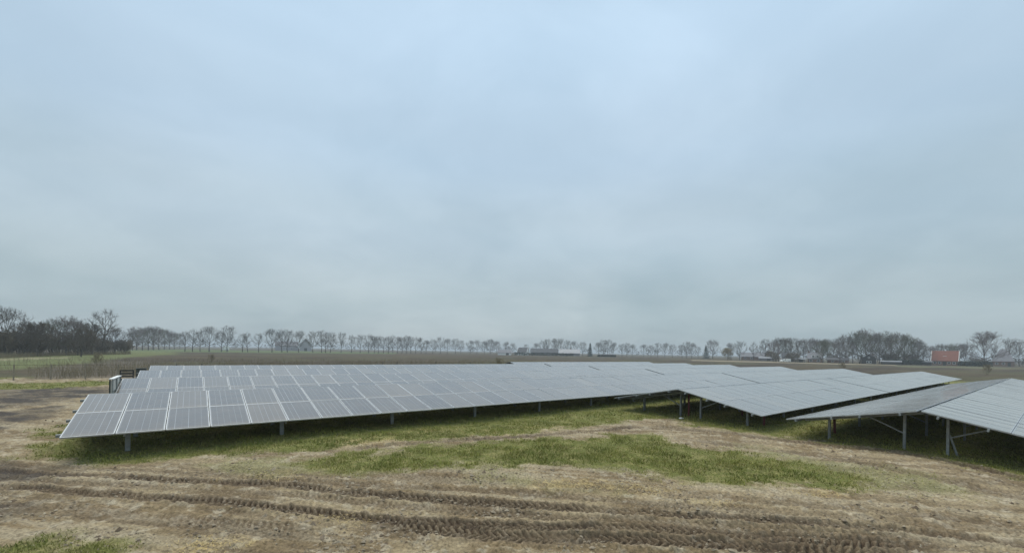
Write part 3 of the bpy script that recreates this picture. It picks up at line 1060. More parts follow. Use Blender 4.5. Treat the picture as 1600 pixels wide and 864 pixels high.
# ------------------------------------------------------------------ boundary fence
def fence():
    r = empty('wire_fence', site(0, 38.3, 0))
    tag(r, 'wire fence with wooden posts running behind the panel rows', 'fence')
    inv = Vector(site(0, 38.3, 0))
    line = [(-75, 37.6), (1.5, 38.3), (14, 43.4), (95, 46.5)]
    posts = []
    for (a, b), (c, d) in zip(line[:-1], line[1:]):
        L = math.hypot(c - a, d - b)
        n = int(L / 2.15)
        for i in range(n):
            posts.append((a + (c - a) * i / n, b + (d - b) * i / n))
    posts.append(line[-1])
    rnd = random.Random(4)
    pm = [MB().tube((0, 0, -0.3), (rnd.uniform(-.03, .03), rnd.uniform(-.03, .03), h), 0.050, 0.045, 8).me('post', m)
          for h, m in ((1.42, M_WOOD), (1.36, M_WOOD_DK), (1.48, M_WOOD), (1.40, M_WOOD))]
    P3 = []
    for i, (u, v) in enumerate(posts):
        p = Vector(site(u, v, 0)) - inv
        P3.append(p)
        ob('post', pm[rnd.randrange(4)], r, Matrix.Translation(p))
    for z, rad in ((0.12, 0.004), (0.36, 0.004), (0.60, 0.004), (0.84, 0.004), (1.08, 0.004), (1.32, 0.012)):
        s = MB()
        for a, b in zip(P3[:-1], P3[1:]):
            s.tube(a + Vector((0, 0, z)), b + Vector((0, 0, z)), rad, rad, 4, cap=False)
        ob('wire' if rad < 0.01 else 'top_rail', s.me('wire', M_WIRE if rad < 0.01 else M_WOOD_DK), r)


fence()

o = ob('plastic_scrap', MB().extrude([(0, 0), (0.16, 0.01), (0.2, 0.05), (0.1, 0.07), (0.02, 0.04)], Matrix.Rotation(0.4, 4, 'Z'), 0.14).me('plastic_scrap', M_LITTER))
o.location = (*LITTER, 0.02)
tag(o, 'small white plastic scrap on the grass before the open gable', 'litter')


# ------------------------------------------------------------------ trees
def tubes(segs, sides):
    """segs array (n,8): p0 p1 r0 r1 -> vertices, quads"""
    S_ = np.asarray(segs, float)
    p0, p1, r0, r1 = S_[:, :3], S_[:, 3:6], S_[:, 6], S_[:, 7]
    d = p1 - p0
    d /= np.linalg.norm(d, axis=1, keepdims=True) + 1e-12
    ref = np.where(np.abs(d[:, 2:3]) > 0.9, np.array([[1.0, 0, 0]]), np.array([[0, 0, 1.0]]))
    a = np.cross(d, ref)
    a /= np.linalg.norm(a, axis=1, keepdims=True)
    c = np.cross(d, a)
    n = len(S_)
    V = np.empty((n, 2 * sides, 3))
    for k in range(sides):
        t = 2 * math.pi * k / sides
        off = a * math.cos(t) + c * math.sin(t)
        V[:, k] = p0 + off * r0[:, None]
        V[:, sides + k] = p1 + off * r1[:, None]
    q = []
    base = (np.arange(n) * 2 * sides)
    for k in range(sides):
        j = (k + 1) % sides
        q.append(np.stack([base + k, base + j, base + sides + j, base + sides + k], 1))
    return V.reshape(-1, 3), np.concatenate(q)


def perp(d, rnd):
    r = Vector((rnd.gauss(0, 1), rnd.gauss(0, 1), rnd.gauss(0, 1)))
    r -= d * r.dot(d)
    return r.normalized()


def make_tree(seed, trunk=0.28, width=0.8, limbs=12, subs=7, twigs=6, upright=0.5, twig_r=0.0021, weep=0.0, multi=False, droop=0.0, last=3):
    """unit-height bare tree; returns trunk segs, crown segs"""
    rnd = random.Random(seed)
    T_, C_ = [], []
    cz, rz_, rx_ = (trunk + 1) / 2, (1 - trunk) / 2, width / 2

    def inside(p, g=1.0):
        return (p.x ** 2 + p.y ** 2) / (rx_ * g) ** 2 + ((p.z - cz) / (rz_ * g)) ** 2 < 1

    def seg(L, p, q, a, b):
        L.append((*p, *q, a, b))

    def limb(p, d, length, r, level):
        n = 4 if level < 2 else 2
        q = p.copy()
        lim = rnd.uniform(0.78, 1.2)
        pts = [q.copy()]
        for i in range(n):
            d = (d + perp(d, rnd) * 0.16 + Vector((0, 0, (0.10 if level < 2 else 0.04) - weep * (level > 0) * 0.5))).normalized()
            q = q + d * (length / n)
            if level > 0 and not inside(q, lim) and q.z > trunk * 0.8:
                q = pts[-1].lerp(q, 0.3)
                pts.append(q.copy())
                break
            pts.append(q.copy())
        m = len(pts) - 1
        for i in range(m):
            seg(C_, pts[i], pts[i + 1], r * (1 - 0.75 * i / m), r * (1 - 0.75 * (i + 1) / m))
        if level >= 3:
            return
        cnt = (subs, twigs, last)[level]
        for k in range(cnt):
            t = rnd.uniform(0.22, 1.0) if level else rnd.uniform(0.3, 1.0)
            f = t * m
            i = min(int(f), m - 1)
            b = pts[i].lerp(pts[i + 1], f - i)
            dd = (pts[i + 1] - pts[i]).normalized()
            ang = rnd.uniform(0.45, 1.0)
            nd = (dd * math.cos(ang) + perp(dd, rnd) * math.sin(ang) + Vector((0, 0, 0.15 - weep))).normalized()
            ln = (0.26, 0.13, 0.075)[level] * rnd.uniform(0.6, 1.25) * (0.7 + 0.5 * width)
            limb(b, nd, ln, max(twig_r * (2.6, 1.35, 1.0)[level] * rnd.uniform(0.8, 1.2), twig_r * 0.8), level + 1)

    if multi:
        for k in range(limbs):
            a = rnd.uniform(0, 6.283)
            tl = rnd.uniform(0.05, 0.55)
            d = Vector((math.cos(a) * tl, math.sin(a) * tl, 1)).normalized()
            p = Vector((math.cos(a) * 0.1 * width, math.sin(a) * 0.1 * width, 0))
            limb(p, d, rnd.uniform(0.55, 0.95), 0.008, 0)
        T_.append((0, 0, -0.02, 0, 0, 0.2, 0.012, 0.008))
        return T_, C_
    p = Vector((0, 0, -0.03))
    top = 0.80 if upright > 0.75 else max(0.52, trunk + 0.26)
    pts = [p]
    x = Vector((0, 0, 0))
    nseg = 7
    for i in range(1, nseg + 1):
        x = x + Vector((rnd.gauss(0, 0.008), rnd.gauss(0, 0.008), top / nseg))
        pts.append(x.copy())
    r0 = 0.019
    for i in range(nseg):
        ra = r0 * (1.0 - 0.85 * i / nseg) * (1.25 if i == 0 else 1)
        rb = r0 * (1.0 - 0.85 * (i + 1) / nseg)
        seg(T_, pts[i], pts[i + 1], ra, rb)
    for k in range(limbs):
        h = trunk + (top - trunk) * (k + rnd.random() * 0.8) / limbs
        f = h / top * nseg
        i = min(int(f), nseg - 1)
        b = pts[i].lerp(pts[i + 1], f - i)
        a = 2.399 * k + rnd.uniform(-0.4, 0.4)
        t = (h - trunk) / (top - trunk)
        el = (R(12) + (upright * R(55)) * (0.35 + 0.65 * t) if upright > 0.75 else R(6) + R(78) * t ** 0.85) + rnd.uniform(-0.15, 0.15) - droop
        d = Vector((math.cos(a) * math.cos(el), math.sin(a) * math.cos(el), math.sin(el)))
        # run out to the crown's edge
        ln = 0.1
        while ln < 0.9 and inside(b + d * ln):
            ln += 0.03
        limb(b, d, ln * rnd.uniform(0.8, 1.05), r0 * (0.55 - 0.3 * t), 0)
    return T_, C_


def tree_proto(seed, mt, mc, **kw):
    t, c = make_tree(seed, **kw)
    V, q = tubes(t, 7)
    tm = mesh_np('trunk', V, [q], [mt], None, True)
    V, q = tubes(c, 3)
    cm = mesh_np('crown', V, [q], [mc])
    return tm, cm


ROUND = [tree_proto(s, M_BARK, M_TWIG, trunk=0.22, width=0.80, limbs=13, subs=6, twigs=5, upright=0.62, twig_r=0.0014) for s in (1, 2, 3)]
NARROW = [tree_proto(s, M_BARK, M_TWIG, trunk=0.18, width=0.50, limbs=14, subs=5, twigs=4, upright=0.8, twig_r=0.0014) for s in (4, 5)]
DENSE = [tree_proto(s, M_BARK, m, trunk=0.16, width=0.85, limbs=13, subs=7, twigs=6, upright=0.7, twig_r=0.0016) for s, m in ((6, M_TWIG_R), (7, M_TWIG), (8, M_TWIG_G))]
THIN = [tree_proto(s, M_BARK, M_TWIG, trunk=0.25, width=0.62, limbs=11, subs=4, twigs=4, upright=0.9, twig_r=0.0016) for s in (9, 10)]
WILLOW = [tree_proto(12, M_BARK, M_TWIG_Y, trunk=0.12, width=0.95, limbs=13, subs=8, twigs=8, upright=0.6, twig_r=0.0045, weep=0.22)]
DARKT = [tree_proto(s, M_BARK, M_TWIG_DK, trunk=0.10, width=0.95, limbs=15, subs=8, twigs=7, upright=0.55, twig_r=0.0022) for s in (14, 15)]
BIG = [tree_proto(17, M_BARK, M_TWIG_R, trunk=0.13, width=1.08, limbs=16, subs=8, twigs=6, upright=0.68, twig_r=0.0015)]


def conifer_proto(seed, width):
    rnd = random.Random(seed)
    s = MB()
    for k in range(900):
        z = rnd.random() ** 1.25 * 0.97 + 0.02
        a = rnd.uniform(0, 6.283)
        r = width / 2 * (1 - z) ** 0.8 * rnd.uniform(0.35, 1.08) + 0.004
        c = Vector((math.cos(a) * r, math.sin(a) * r, z - 0.03 * rnd.random()))
        t = Vector((-math.sin(a), math.cos(a), rnd.uniform(-.4, .4))) * rnd.uniform(0.012, 0.03)
        d = Vector((math.cos(a), math.sin(a), -0.55 + rnd.uniform(-.3, .5))) * rnd.uniform(0.02, 0.05)
        s.poly([c - t, c + t, c + d])
        s.poly([c - d * 0.4 + Vector((0, 0, .02)), c + t * 0.8 + d, c - t * 0.9 + d * 0.6])
    return MB().tube((0, 0, -0.02), (0, 0, 0.95), 0.02, 0.004, 7).me('trunk', M_BARK), s.me('crown', M_NEEDLE)


CONIFER = [conifer_proto(20, 0.42), conifer_proto(21, 0.62)]
F_PX = 651.5


def horizon(px):
    return 549.1 + 0.018 * (px - 800)


def at_column(px, d):
    """place at image pixel column px and depth d metres"""
    return ((px - 800) / F_PX * d, d)


def height_for(px, top, d):
    return CAM_H + (horizon(px) - top) / F_PX * d


_trnd = random.Random(31)


def tree(proto, px, d, top, label, group=None, wide=1.0):
    x, y = at_column(px, d)
    h = height_for(px, top, d)
    r = empty('bare_tree' if proto not in CONIFER else 'conifer_tree', (x, y, -0.05), _trnd.uniform(0, 6.28))
    r.scale = (h * wide, h * wide, h)
    tag(r, label, 'tree', group)
    ob('trunk', proto[0], r)
    ob('crown', proto[1], r)
    return r


ORD = ['first', 'second', 'third', 'fourth', 'fifth', 'sixth', 'seventh', 'eighth', 'ninth', 'tenth', 'eleventh', 'twelfth',
       'thirteenth', 'fourteenth', 'fifteenth', 'sixteenth', 'seventeenth', 'eighteenth', 'nineteenth', 'twentieth', 'twenty-first']


def avenue_depth(px):
    b = (px - 800) / F_PX
    t = (b * 233 + 183) / (77 - 112 * b)
    return 233 + 112 * t


AV = [(289, 517, 1), (301, 515, 1), (313, 518, 0), (327, 510, 0), (346, 517, 1), (355, 510, 0), (379, 520, 1), (387, 520, 1), (404, 520, 1),
      (425, 514, 0), (441, 515, 0), (449, 516, 0), (467, 517, 0), (489, 518, 0), (503, 517, 0), (509, 521, 1), (516, 519, 0), (533, 520, 0),
      (549, 523, 1), (563, 523, 0), (576, 523, 0)]
for i, (px, top, kind) in enumerate(AV):
    pr = (ROUND[i % 3], NARROW[i % 2])[kind]
    lab = '%s bare avenue tree from the left in the row beyond the field' % ORD[i]
    if px == 355:
        lab = 'wide round-crowned bare avenue tree, largest of the row beyond the field'
    tree(pr, px, avenue_depth(px), top, lab, 'bare avenue trees beyond the field', 1.1 if px in (327, 355) else 1.0)
for i, px in enumerate((585, 592, 599, 607, 614, 621, 628, 635, 642, 650, 658)):
    tree((ROUND + NARROW)[i % 5], px, avenue_depth(px) + _trnd.uniform(-8, 8), 525 + _trnd.uniform(-1, 2.5),
         '%s tree from the left in the tight far row left of picture centre' % ORD[i], 'bare trees in the tight far row')
for i, (px, top) in enumerate(((666, 532), (676, 530), (688, 527), (699, 529), (712, 529), (720, 532), (735, 532), (745, 531), (757, 533), (766, 530), (776, 533))):
    tree((ROUND[i % 3], DENSE[1])[i > 7], px, avenue_depth(px), top, '%s of the loose far trees between tight row and white-gabled house' % ORD[i],
         'loose bare trees before the white-gabled house')
for i, (px, top) in enumerate(((790, 534), (801, 536), (822, 538), (838, 536), (848, 532), (856, 530), (868, 529), (876, 529), (886, 532), (897, 533), (910, 534))):
    tree(ROUND[i % 3], px, 445 + (i % 3) * 8, top, '%s bare tree from the left behind the white-gabled farm roofs' % ORD[i], 'bare trees behind the farm roofs')
tree(CONIFER[0], 922, 385, 535.5, 'slim dark conifer right of the long farm hedge')
for i, (px, top) in enumerate(((935, 535), (942, 531), (950, 531), (958, 535), (972, 537), (979, 536), (988, 538))):
    tree(ROUND[i % 3], px, 410 + i * 6, top, '%s bare tree counted rightwards from the slim conifer' % ORD[i], 'bare trees right of the slim conifer')
for i, (px, top) in enumerate(((1006, 538), (1017, 539), (1028, 536), (1039, 536), (1051, 538))):
    tree(ROUND[i % 3], px, 440, top, 'bare tree in the short even row right of picture centre, %s from its left end' % ORD[i], 'short even far row')
for i, (px, top) in enumerate(((1066, 538), (1073, 534), (1081, 536))):
    tree(ROUND[(i + 1) % 3], px, 385, top, ('left', 'tallest middle', 'right')[i] + ' tree of the round trio before the broad conifer', 'round trio of far trees')
tree(NARROW[0], 1091, 392, 541, 'small slim bare tree left of the broad dark conifer')
tree(CONIFER[1], 1103, 380, 540, 'broad dark conifer beside a tall bare tree')
tree(DENSE[0], 1114, 388, 531, 'tall bare tree right of the broad dark conifer')
tree(WILLOW[0], 1137, 311, 543, 'yellowish drooping willow left of the far brown houses')
tree(ROUND[0], 1142, 350, 536, 'bare tree behind the yellowish willow')
tree(ROUND[1], 1156, 305, 533, 'bare tree at the left end of the far brown houses')
tree(NARROW[1], 1178, 305, 535, 'bare tree in front of the middle of the far brown houses')
tree(ROUND[2], 1187, 330, 540, 'low bare tree behind the far brown houses')
tree(NARROW[0], 1196, 298, 529, 'tall slim bare tree right of the far brown houses', wide=1.1)
tree(WILLOW[0], 1204, 300, 548, 'small yellowish shrub tree left of the white van', wide=1.1)
for i, px in enumerate((1208, 1217, 1227, 1236, 1246, 1256, 1265, 1275, 1284, 1293, 1303)):
    tree((DENSE + ROUND)[i % 6], px, 262 + (i % 3) * 9, 529 + _trnd.uniform(-1.5, 3) + (5 if i == 0 else 0), '%s tree from the left in the dense grove behind the white van' % ORD[i],
         'bare trees of the grove behind the van', 1.05)
tree(DENSE[2], 1286, 236, 531, 'mossy green-brown tree right of the brick house dormers')
for i, (px, top) in enumerate(((1312, 532), (1321, 524), (1332, 527), (1343, 517), (1353, 515), (1363, 527), (1374, 521), (1385, 518), (1394, 526), (1404, 521))):
    tree((DENSE[0], DENSE[1], ROUND[0], DENSE[2])[i % 4], px, 232 + (i % 3) * 7, top, '%s tree from the left in the tall grove left of the farmhouse' % ORD[i], 'bare trees of the tall right grove', 1.0)
for i, (px, top) in enumerate(((1413, 523), (1424, 528), (1434, 532), (1443, 538))):
    tree((DENSE[2], ROUND[1], DENSE[1], ROUND[2])[i], px, 226, top, ('%s tree from the left of four stepping down to the red-roofed farmhouse' % ORD[i]), 'trees stepping down to the farmhouse')
for i, (px, top) in enumerate(((1453, 541), (1468, 538), (1482, 537), (1494, 537), (1508, 537))):
    tree(DENSE[i % 3], px, 262, top, '%s bare tree from the left behind the red-roofed farmhouse' % ORD[i], 'bare trees behind the farmhouse')
tree(BIG[0], 1539, 215, 520, 'broad fan-shaped bare tree right of the red-roofed farmhouse')
tree(ROUND[1], 1577, 248, 529, 'bare tree rising behind the grey-roofed house')
tree(ROUND[2], 1593, 240, 532, 'bare tree at the right edge of the picture')
# clump where the avenue meets the left wood
for i, (px, top, d) in enumerate(((207, 518, 240), (214, 511, 255), (223, 513, 262), (232, 511, 268), (240, 510, 280), (249, 512, 295), (257, 515, 320), (265, 517, 345), (273, 519, 370), (281, 521, 400))):
    tree((DENSE[1], DENSE[0], DENSE[2])[i % 3], px, d, top, '%s tree from the left of the receding clump beside the left wood' % ORD[i], 'bare trees of the receding clump')
# tall trees of the left wood
for px, top, d, pr, lab in ((8, 481, 95, ROUND[0], 'tall pale-twigged bare tree at the left picture edge'),
                            (38, 504, 99, DARKT[1], 'dark low tree of the left wood, second from the picture edge'), (60, 505, 102, DARKT[0], 'dark low tree of the left wood, third from the picture edge'),
                            (84, 499, 112, DENSE[2], 'greenish bare tree at the middle of the left wood'), (104, 495, 114, DENSE[0], 'highest reddish tree in the middle of the left wood'),
                            (122, 501, 118, DENSE[1], 'bare tree right of the highest reddish one in the left wood'), (127, 513, 104, DARKT[1], 'dark stout tree at the front of the left wood'),
                            (145, 507, 126, DARKT[0], 'dark bushy tree left of the tall thin one'), (165, 484, 138, THIN[0], 'tall thin see-through tree rising above the left wood'),
                            (180, 512, 144, DENSE[1], 'bare tree at the right end of the left wood')):
    tree(pr, px, d, top, lab)


# thickets, hedges, weeds: masses nobody could count
def join_copies(name, proto_mesh, places, mats):
    pv = np.array([v.co for v in proto_mesh.vertices])
    pf = np.empty(len(proto_mesh.loops), dtype=np.int32)
    proto_mesh.loops.foreach_get('vertex_index', pf)
    pf = pf.reshape(-1, 4)
    VV, FF = [], []
    for k, (x, y, sx, sz, rz) in enumerate(places):
        c, s = math.cos(rz), math.sin(rz)
        VV.append(np.stack([(pv[:, 0] * c - pv[:, 1] * s) * sx + x, (pv[:, 0] * s + pv[:, 1] * c) * sx + y, pv[:, 2] * sz], 1))
        FF.append(pf + k * len(pv))
    return ob(name, mesh_np(name, np.concatenate(VV), [np.concatenate(FF)], mats))


_, sh = tree_proto(40, M_BARK, M_TWIG_DK, width=1.0, limbs=9, subs=5, twigs=4, twig_r=0.0062, multi=True, trunk=0.0, last=1)
rnd = random.Random(77)
pl = []
for k in range(90):
    px = rnd.uniform(-110, 203)
    d0 = 92 + max(0, px) * 0.27
    d = d0 + rnd.random() ** 1.5 * 28
    x, y = at_column(px, d)
    hh = rnd.uniform(4.2, 7.4) if px < 150 else rnd.uniform(3.8, 6.0)
    pl.append((x, y, hh * 1.15, hh, rnd.uniform(0, 6.28)))
tag(join_copies('thicket', sh, pl, [M_TWIG_DK]), 'dense dark brown undergrowth of the left wood', 'thicket', kind='stuff')
pl = []
for k in range(30):
    px = rnd.uniform(1205, 1440)
    d = 238 + rnd.random() * 30
    x, y = at_column(px, d)
    hh = rnd.uniform(4.0, 7.5)
    pl.append((x, y, hh * 1.25, hh, rnd.uniform(0, 6.28)))
for k in range(11):
    px = rnd.uniform(1495, 1620)
    d = 240 + rnd.random() * 30
    x, y = at_column(px, d)
    hh = rnd.uniform(3.0, 5.5)
    pl.append((x, y, hh * 1.3, hh, rnd.uniform(0, 6.28)))
tag(join_copies('undergrowth', sh, pl, [M_TWIG_DK]), 'dark brown shrubs between the right groves and houses', 'undergrowth', kind='stuff')

# the farthest tree line, one hazy mass
_, ft = tree_proto(50, M_BARK, M_TWIG, trunk=0.12, width=0.9, limbs=8, subs=4, twigs=1, upright=0.6, twig_r=0.010, last=1)
pl = []
for k in range(120):
    px = rnd.uniform(200, 1560)
    d = rnd.uniform(560, 760)
    x, y = at_column(px, d)
    hh = rnd.uniform(6, 10.5)
    pl.append((x, y, hh * 1.2, hh, rnd.uniform(0, 6.28)))
tag(join_copies('far_tree_line', ft, pl, [M_TWIG]), 'hazy line of far trees along the horizon', 'tree line', kind='stuff')


def shrub(px, d, h, label, m=M_TWIG, wide=1.0, loc=None):
    x, y = loc or at_column(px, d)
    r = empty('bare_shrub', (x, y, -0.02), _trnd.uniform(0, 6))
    r.scale = (h * wide, h * wide, h)
    tag(r, label, 'shrub')
    ob('branches', SHRUB, r)
    return r


_, SHRUB = tree_proto(41, M_BARK, M_WEED, width=0.9, limbs=9, subs=5, twigs=4, twig_r=0.004, multi=True, trunk=0.0)
shrub(0, 0, 2.5, 'bare tan shrub at the near end of the farthest panel row', loc=site(41.5, 37.4)[:2], wide=1.1)
shrub(1541, 92, 2.6, 'thin tan shrub in the field beyond the right rows')
shrub(1316, 105, 2.3, 'low bare shrub in the field before the tall right grove')
shrub(155, 60, 2.2, 'pale bare shrub beyond the fence near the thin tall tree')
shrub(330, 85, 1.8, 'small brown shrub beyond the fence under the avenue')


def weeds():
    n = 7000
    u = RNG.uniform(-9, 70, n)
    v = np.where(u < 14, 39.2 + np.clip(u, 0, 14) * 0.36, 44.2 + (u - 14) * 0.04) + RNG.gamma(1.6, 3.2, n)
    clump = fbm(u, v, 0.35, 3, 611)
    keep = RNG.random(n) < smooth(0.42, 0.62, clump) + 0.12
    u, v = u[keep], v[keep]
    n = len(u)
    segs = []
    for a, b in zip(u, v):
        x, y, _z = site(a, b)
        h = random.uniform(0.5, 1.55)
        dx, dy = random.gauss(0, 0.16) * h, random.gauss(0, 0.16) * h
        segs.append((x, y, -0.05, x + dx * 0.5, y + dy * 0.5, h * 0.6, 0.010, 0.008))
        segs.append((x + dx * 0.5, y + dy * 0.5, h * 0.6, x + dx, y + dy, h, 0.008, 0.004))
        for _k in range(4):
            t = random.uniform(0.35, 0.95)
            q = Vector((x + dx * t, y + dy * t, h * t))
            e = q + Vector((random.gauss(0, .14), random.gauss(0, .14), random.uniform(.05, .25)))
            segs.append((*q, *e, 0.007, 0.003))
    for _k in range(3000):          # thin stalks over the scrubby field
        b = random.uniform(46, 105)
        a = random.uniform(-30, 85)
        x, y, _z = site(a, b)
        h = random.uniform(0.35, 0.9)
        segs.append((x, y, -0.05, x + random.gauss(0, .12), y + random.gauss(0, .12), h, 0.012, 0.005))
        segs.append((x, y, h * 0.3, x + random.gauss(0, .25), y + random.gauss(0, .2), h * 0.9, 0.010, 0.004))
    for _k in range(2200):          # tan grass tufts along the foot of the left wood
        px = random.uniform(-90, 205)
        x, y = at_column(px, 90 + max(0, px) * 0.27 - random.random() ** 1.5 * 9)
        h = random.uniform(0.4, 1.2)
        for _j in range(2):
            segs.append((x + random.gauss(0, .2), y, -0.05, x + random.gauss(0, .35), y + random.gauss(0, .2), h, 0.016, 0.005))
    V, q = tubes(segs, 3)
    o = ob('dry_weeds', mesh_np('dry_weeds', V, [q], [M_WEED]))
    tag(o, 'tan dry weeds and thin stems along fence, field and wood edge', 'weeds', kind='stuff')


weeds()


def hedge(px0, px1, d, h, deep, label):
    x0, y0 = at_column(px0, d)
    x1, _y = at_column(px1, d)
    r = empty('hedge', ((x0 + x1) / 2, d, 0))
    tag(r, label, 'hedge')
    n = 2600
    L = (x1 - x0)
    c = np.stack([RNG.uniform(-L / 2, L / 2, n), RNG.uniform(-deep / 2, deep / 2, n), RNG.random(n) ** 0.7 * h], 1)
    c[:, 2] *= 0.82 + 0.3 * fbm(c[:, 0] * 1.0, c[:, 1] * 0, 0.3, 3, 5)
    a = RNG.normal(0, 0.38, (n, 3)); b = RNG.normal(0, 0.38, (n, 3))
    V = np.stack([c - a * 0.5, c + a * 0.5, c + b], 1).reshape(-1, 3)
    V[:, 2] = np.maximum(V[:, 2], 0.0)
    ob('foliage', mesh_np('foliage', V, [np.arange(3 * n).reshape(n, 3)], [M_HEDGE]), r)
    st = MB()
    for k in range(int(L / 3)):
        xx = -L / 2 + 1.5 + k * 3
        st.tube((xx, 0, 0), (xx, 0, h * 0.7), 0.06, 0.03, 5)
    ob('stems', st.me('stems', M_BARK), r)


hedge(803, 896, 362, 2.6, 1.6, 'long dark clipped hedge before the white-gabled house')
hedge(934, 962, 372, 1.6, 2.0, 'short low dark hedge right of the slim conifer')
hedge(1385, 1442, 219, 2.4, 2.0, 'dark hedge below the tall right grove')
hedge(1500, 1548, 214, 2.2, 2.5, 'low dark hedge between farmhouse and grey-roofed house')


# ------------------------------------------------------------------ buildings
def house(name, label, px0, px1, d, eave, ridge, deep, wall_m, roof_m, gable_front=False, hip=0.0, windows=(), chimney=None, rz=0.0, over=0.35, trim=None, doors=(), cat='house', dormers=()):
    x0 = (px0 - 800) / F_PX * d
    x1 = (px1 - 800) / F_PX * d
    th = math.atan2((x0 + x1) / 2, d)
    cs = math.cos(th)
    r = empty(name, ((x0 + x1) / 2 + math.sin(th) * deep / 2, d + cs * deep / 2, 0), rz - th)   # each faces the open site
    tag(r, label, cat)
    W = (x1 - x0) * cs
    windows = [(q[0] * cs, q[1], q[2] * (0.5 + 0.5 * cs), q[3]) for q in windows]
    doors = [(q[0] * cs, q[1], q[2]) for q in doors]
    dormers = [(q[0] * cs, q[1]) for q in dormers]
    a, b = W / 2, deep / 2
    s = MB()
    if gable_front:
        prof = [(-a, -0.2), (a, -0.2), (a, eave), (0, ridge), (-a, eave)]
        s.extrude(prof, Matrix.Translation((0, -b, 0)), deep)
    else:
        ra = a * (1 - hip)
        if hip:
            s.box((-a, -b, -0.2), (a, b, eave))
        else:
            prof = [(-b, -0.2), (b, -0.2), (b, eave), (0, ridge), (-b, eave)]
            s.extrude(prof, Matrix.Translation((-a, 0, 0)) @ Matrix.Rotation(-math.pi / 2, 4, 'Z') @ Matrix.Scale(-1, 4, (1, 0, 0)), W)
    ob('wall', s.me('wall', wall_m), r)
    t = 0.16
    s = MB()
    if gable_front:
        sl = (ridge - eave) / a
        for sg in (-1, 1):
            e = (sg * (a + over), eave - sl * over)
            q = [(e[0], e[1] + 0.03), (0, ridge + 0.03), (0, ridge + 0.03 + t), (e[0], e[1] + 0.03 + t)]
            s.extrude(q, Matrix.Translation((0, -b - over, 0)), deep + 2 * over)
    elif hip:
        ra = a * (1 - hip)
        A_, B_ = a + over, b + over
        z0, z1 = eave + 0.02, ridge
        c4 = [(-A_, -B_, z0), (A_, -B_, z0), (A_, B_, z0), (-A_, B_, z0)]
        p, q = (-ra, 0, z1), (ra, 0, z1)
        s.poly([c4[0], c4[1], q, p]); s.poly([c4[2], c4[3], p, q]); s.poly([c4[1], c4[2], q]); s.poly([c4[3], c4[0], p]); s.poly(c4[::-1])
    else:
        sl = (ridge - eave) / b
        for sg in (-1, 1):
            e = (sg * (b + over), eave - sl * over)
            q = [(e[0], e[1] + 0.03), (0, ridge + 0.03), (0, ridge + 0.03 + t), (e[0], e[1] + 0.03 + t)]
            s.extrude(q, Matrix.Translation((-a - over, 0, 0)) @ Matrix.Rotation(-math.pi / 2, 4, 'Z') @ Matrix.Scale(-1, 4, (1, 0, 0)), W + 2 * over)
    rf = ob('roof', s.me('roof', roof_m), r)
    if chimney is not None:
        ob('chimney', MB().box((chimney - 0.35, -0.35, ridge - 1.0), (chimney + 0.35, 0.35, ridge + 0.9)).me('chimney', M_BRICK), rf)
    for (wx, wz, ww, wh) in windows:
        w = ob('window', MB().box((wx - ww / 2, -b - 0.05, wz), (wx + ww / 2, -b - 0.002, wz + wh)).me('window', M_WHITE), r)
        ob('pane', MB().box((wx - ww / 2 + 0.12, -b - 0.07, wz + 0.12), (wx + ww / 2 - 0.12, -b - 0.052, wz + wh - 0.12)).me('pane', M_GLASSW), w)
    for (wx, ww, wh) in doors:
        ob('door', MB().box((wx - ww / 2, -b - 0.05, 0), (wx + ww / 2, -b - 0.002, wh)).me('door', M_WOOD_DK), r)
    if trim:
        sl = (ridge - eave) / b
        for sx in (-1, 1):
            xx = sx * (a + over + 0.10)
            s = MB()
            for sg in (-1, 1):
                s.bar((xx, sg * (b + over), eave - sl * over + 0.12), (xx, 0, ridge + 0.2), 0.22, 0.12)
            ob('verge_board', s.me('verge_board', trim), rf)
    for (wx, wz) in dormers:
        dm = ob('dormer', MB().box((wx - 0.75, -b + 0.05, wz), (wx + 0.75, -0.2, wz + 1.35)).me('dormer', M_WHITE), rf)
        ob('pane', MB().box((wx - 0.5, -b + 0.02, wz + 0.25), (wx + 0.5, -b + 0.048, wz + 1.1)).me('pane', M_GLASSW), dm)
    return r


house('farmhouse', 'farmhouse with large red tiled roof and white verge boards', 1457, 1497, 220, 2.6, 7.6, 9.0, M_BRICK, M_REDROOF,
      windows=((-5.2, 0.8, 1.3, 1.2), (-2.6, 0.8, 1.3, 1.2), (2.4, 0.8, 1.3, 1.2), (5.0, 0.8, 1.3, 1.2)), doors=((0, 1.1, 2.1),), trim=M_WHITE, rz=R(-3))
rf = bpy.data.objects['farmhouse'].children
skyl = MB().box((-0.75, -2.6, 4.72), (0.65, -2.2, 5.1)).me('skylight', M_WHITE)
ob('skylight', skyl, [c for c in rf if c.name.startswith('roof')][0])
house('carport', 'low open carport with white roof beside the red-roofed farmhouse', 1440, 1456, 217, 1.7, 2.0, 4.0, M_WOOD_DK, M_METALROOF, cat='carport')
house('tent_roof_house', 'brown brick house under a steep grey pyramid roof at far right', 1550, 1585, 230, 2.7, 9.6, 11.0, M_BRICK, M_GREYROOF, hip=0.72,
      windows=((-3.6, 0.9, 1.4, 1.1), (0.2, 0.9, 1.4, 1.1)), doors=((3.4, 1.1, 2.1),))
house('barn', 'hazy grey barn with a gable behind the avenue trees', 468, 487, 415, 7.0, 12.2, 20, M_HAZEDWALL, M_GREYROOF, gable_front=True, doors=((0, 2.6, 3.0),), cat='barn')
house('shed', 'long low hazy shed left of the grey gabled barn', 430, 466, 420, 5.0, 9.0, 12, M_HAZEDWALL, M_GREYROOF, windows=((-5, 1.4, 1.6, 1.2), (0, 1.4, 1.6, 1.2), (5, 1.4, 1.6, 1.2)), cat='shed')
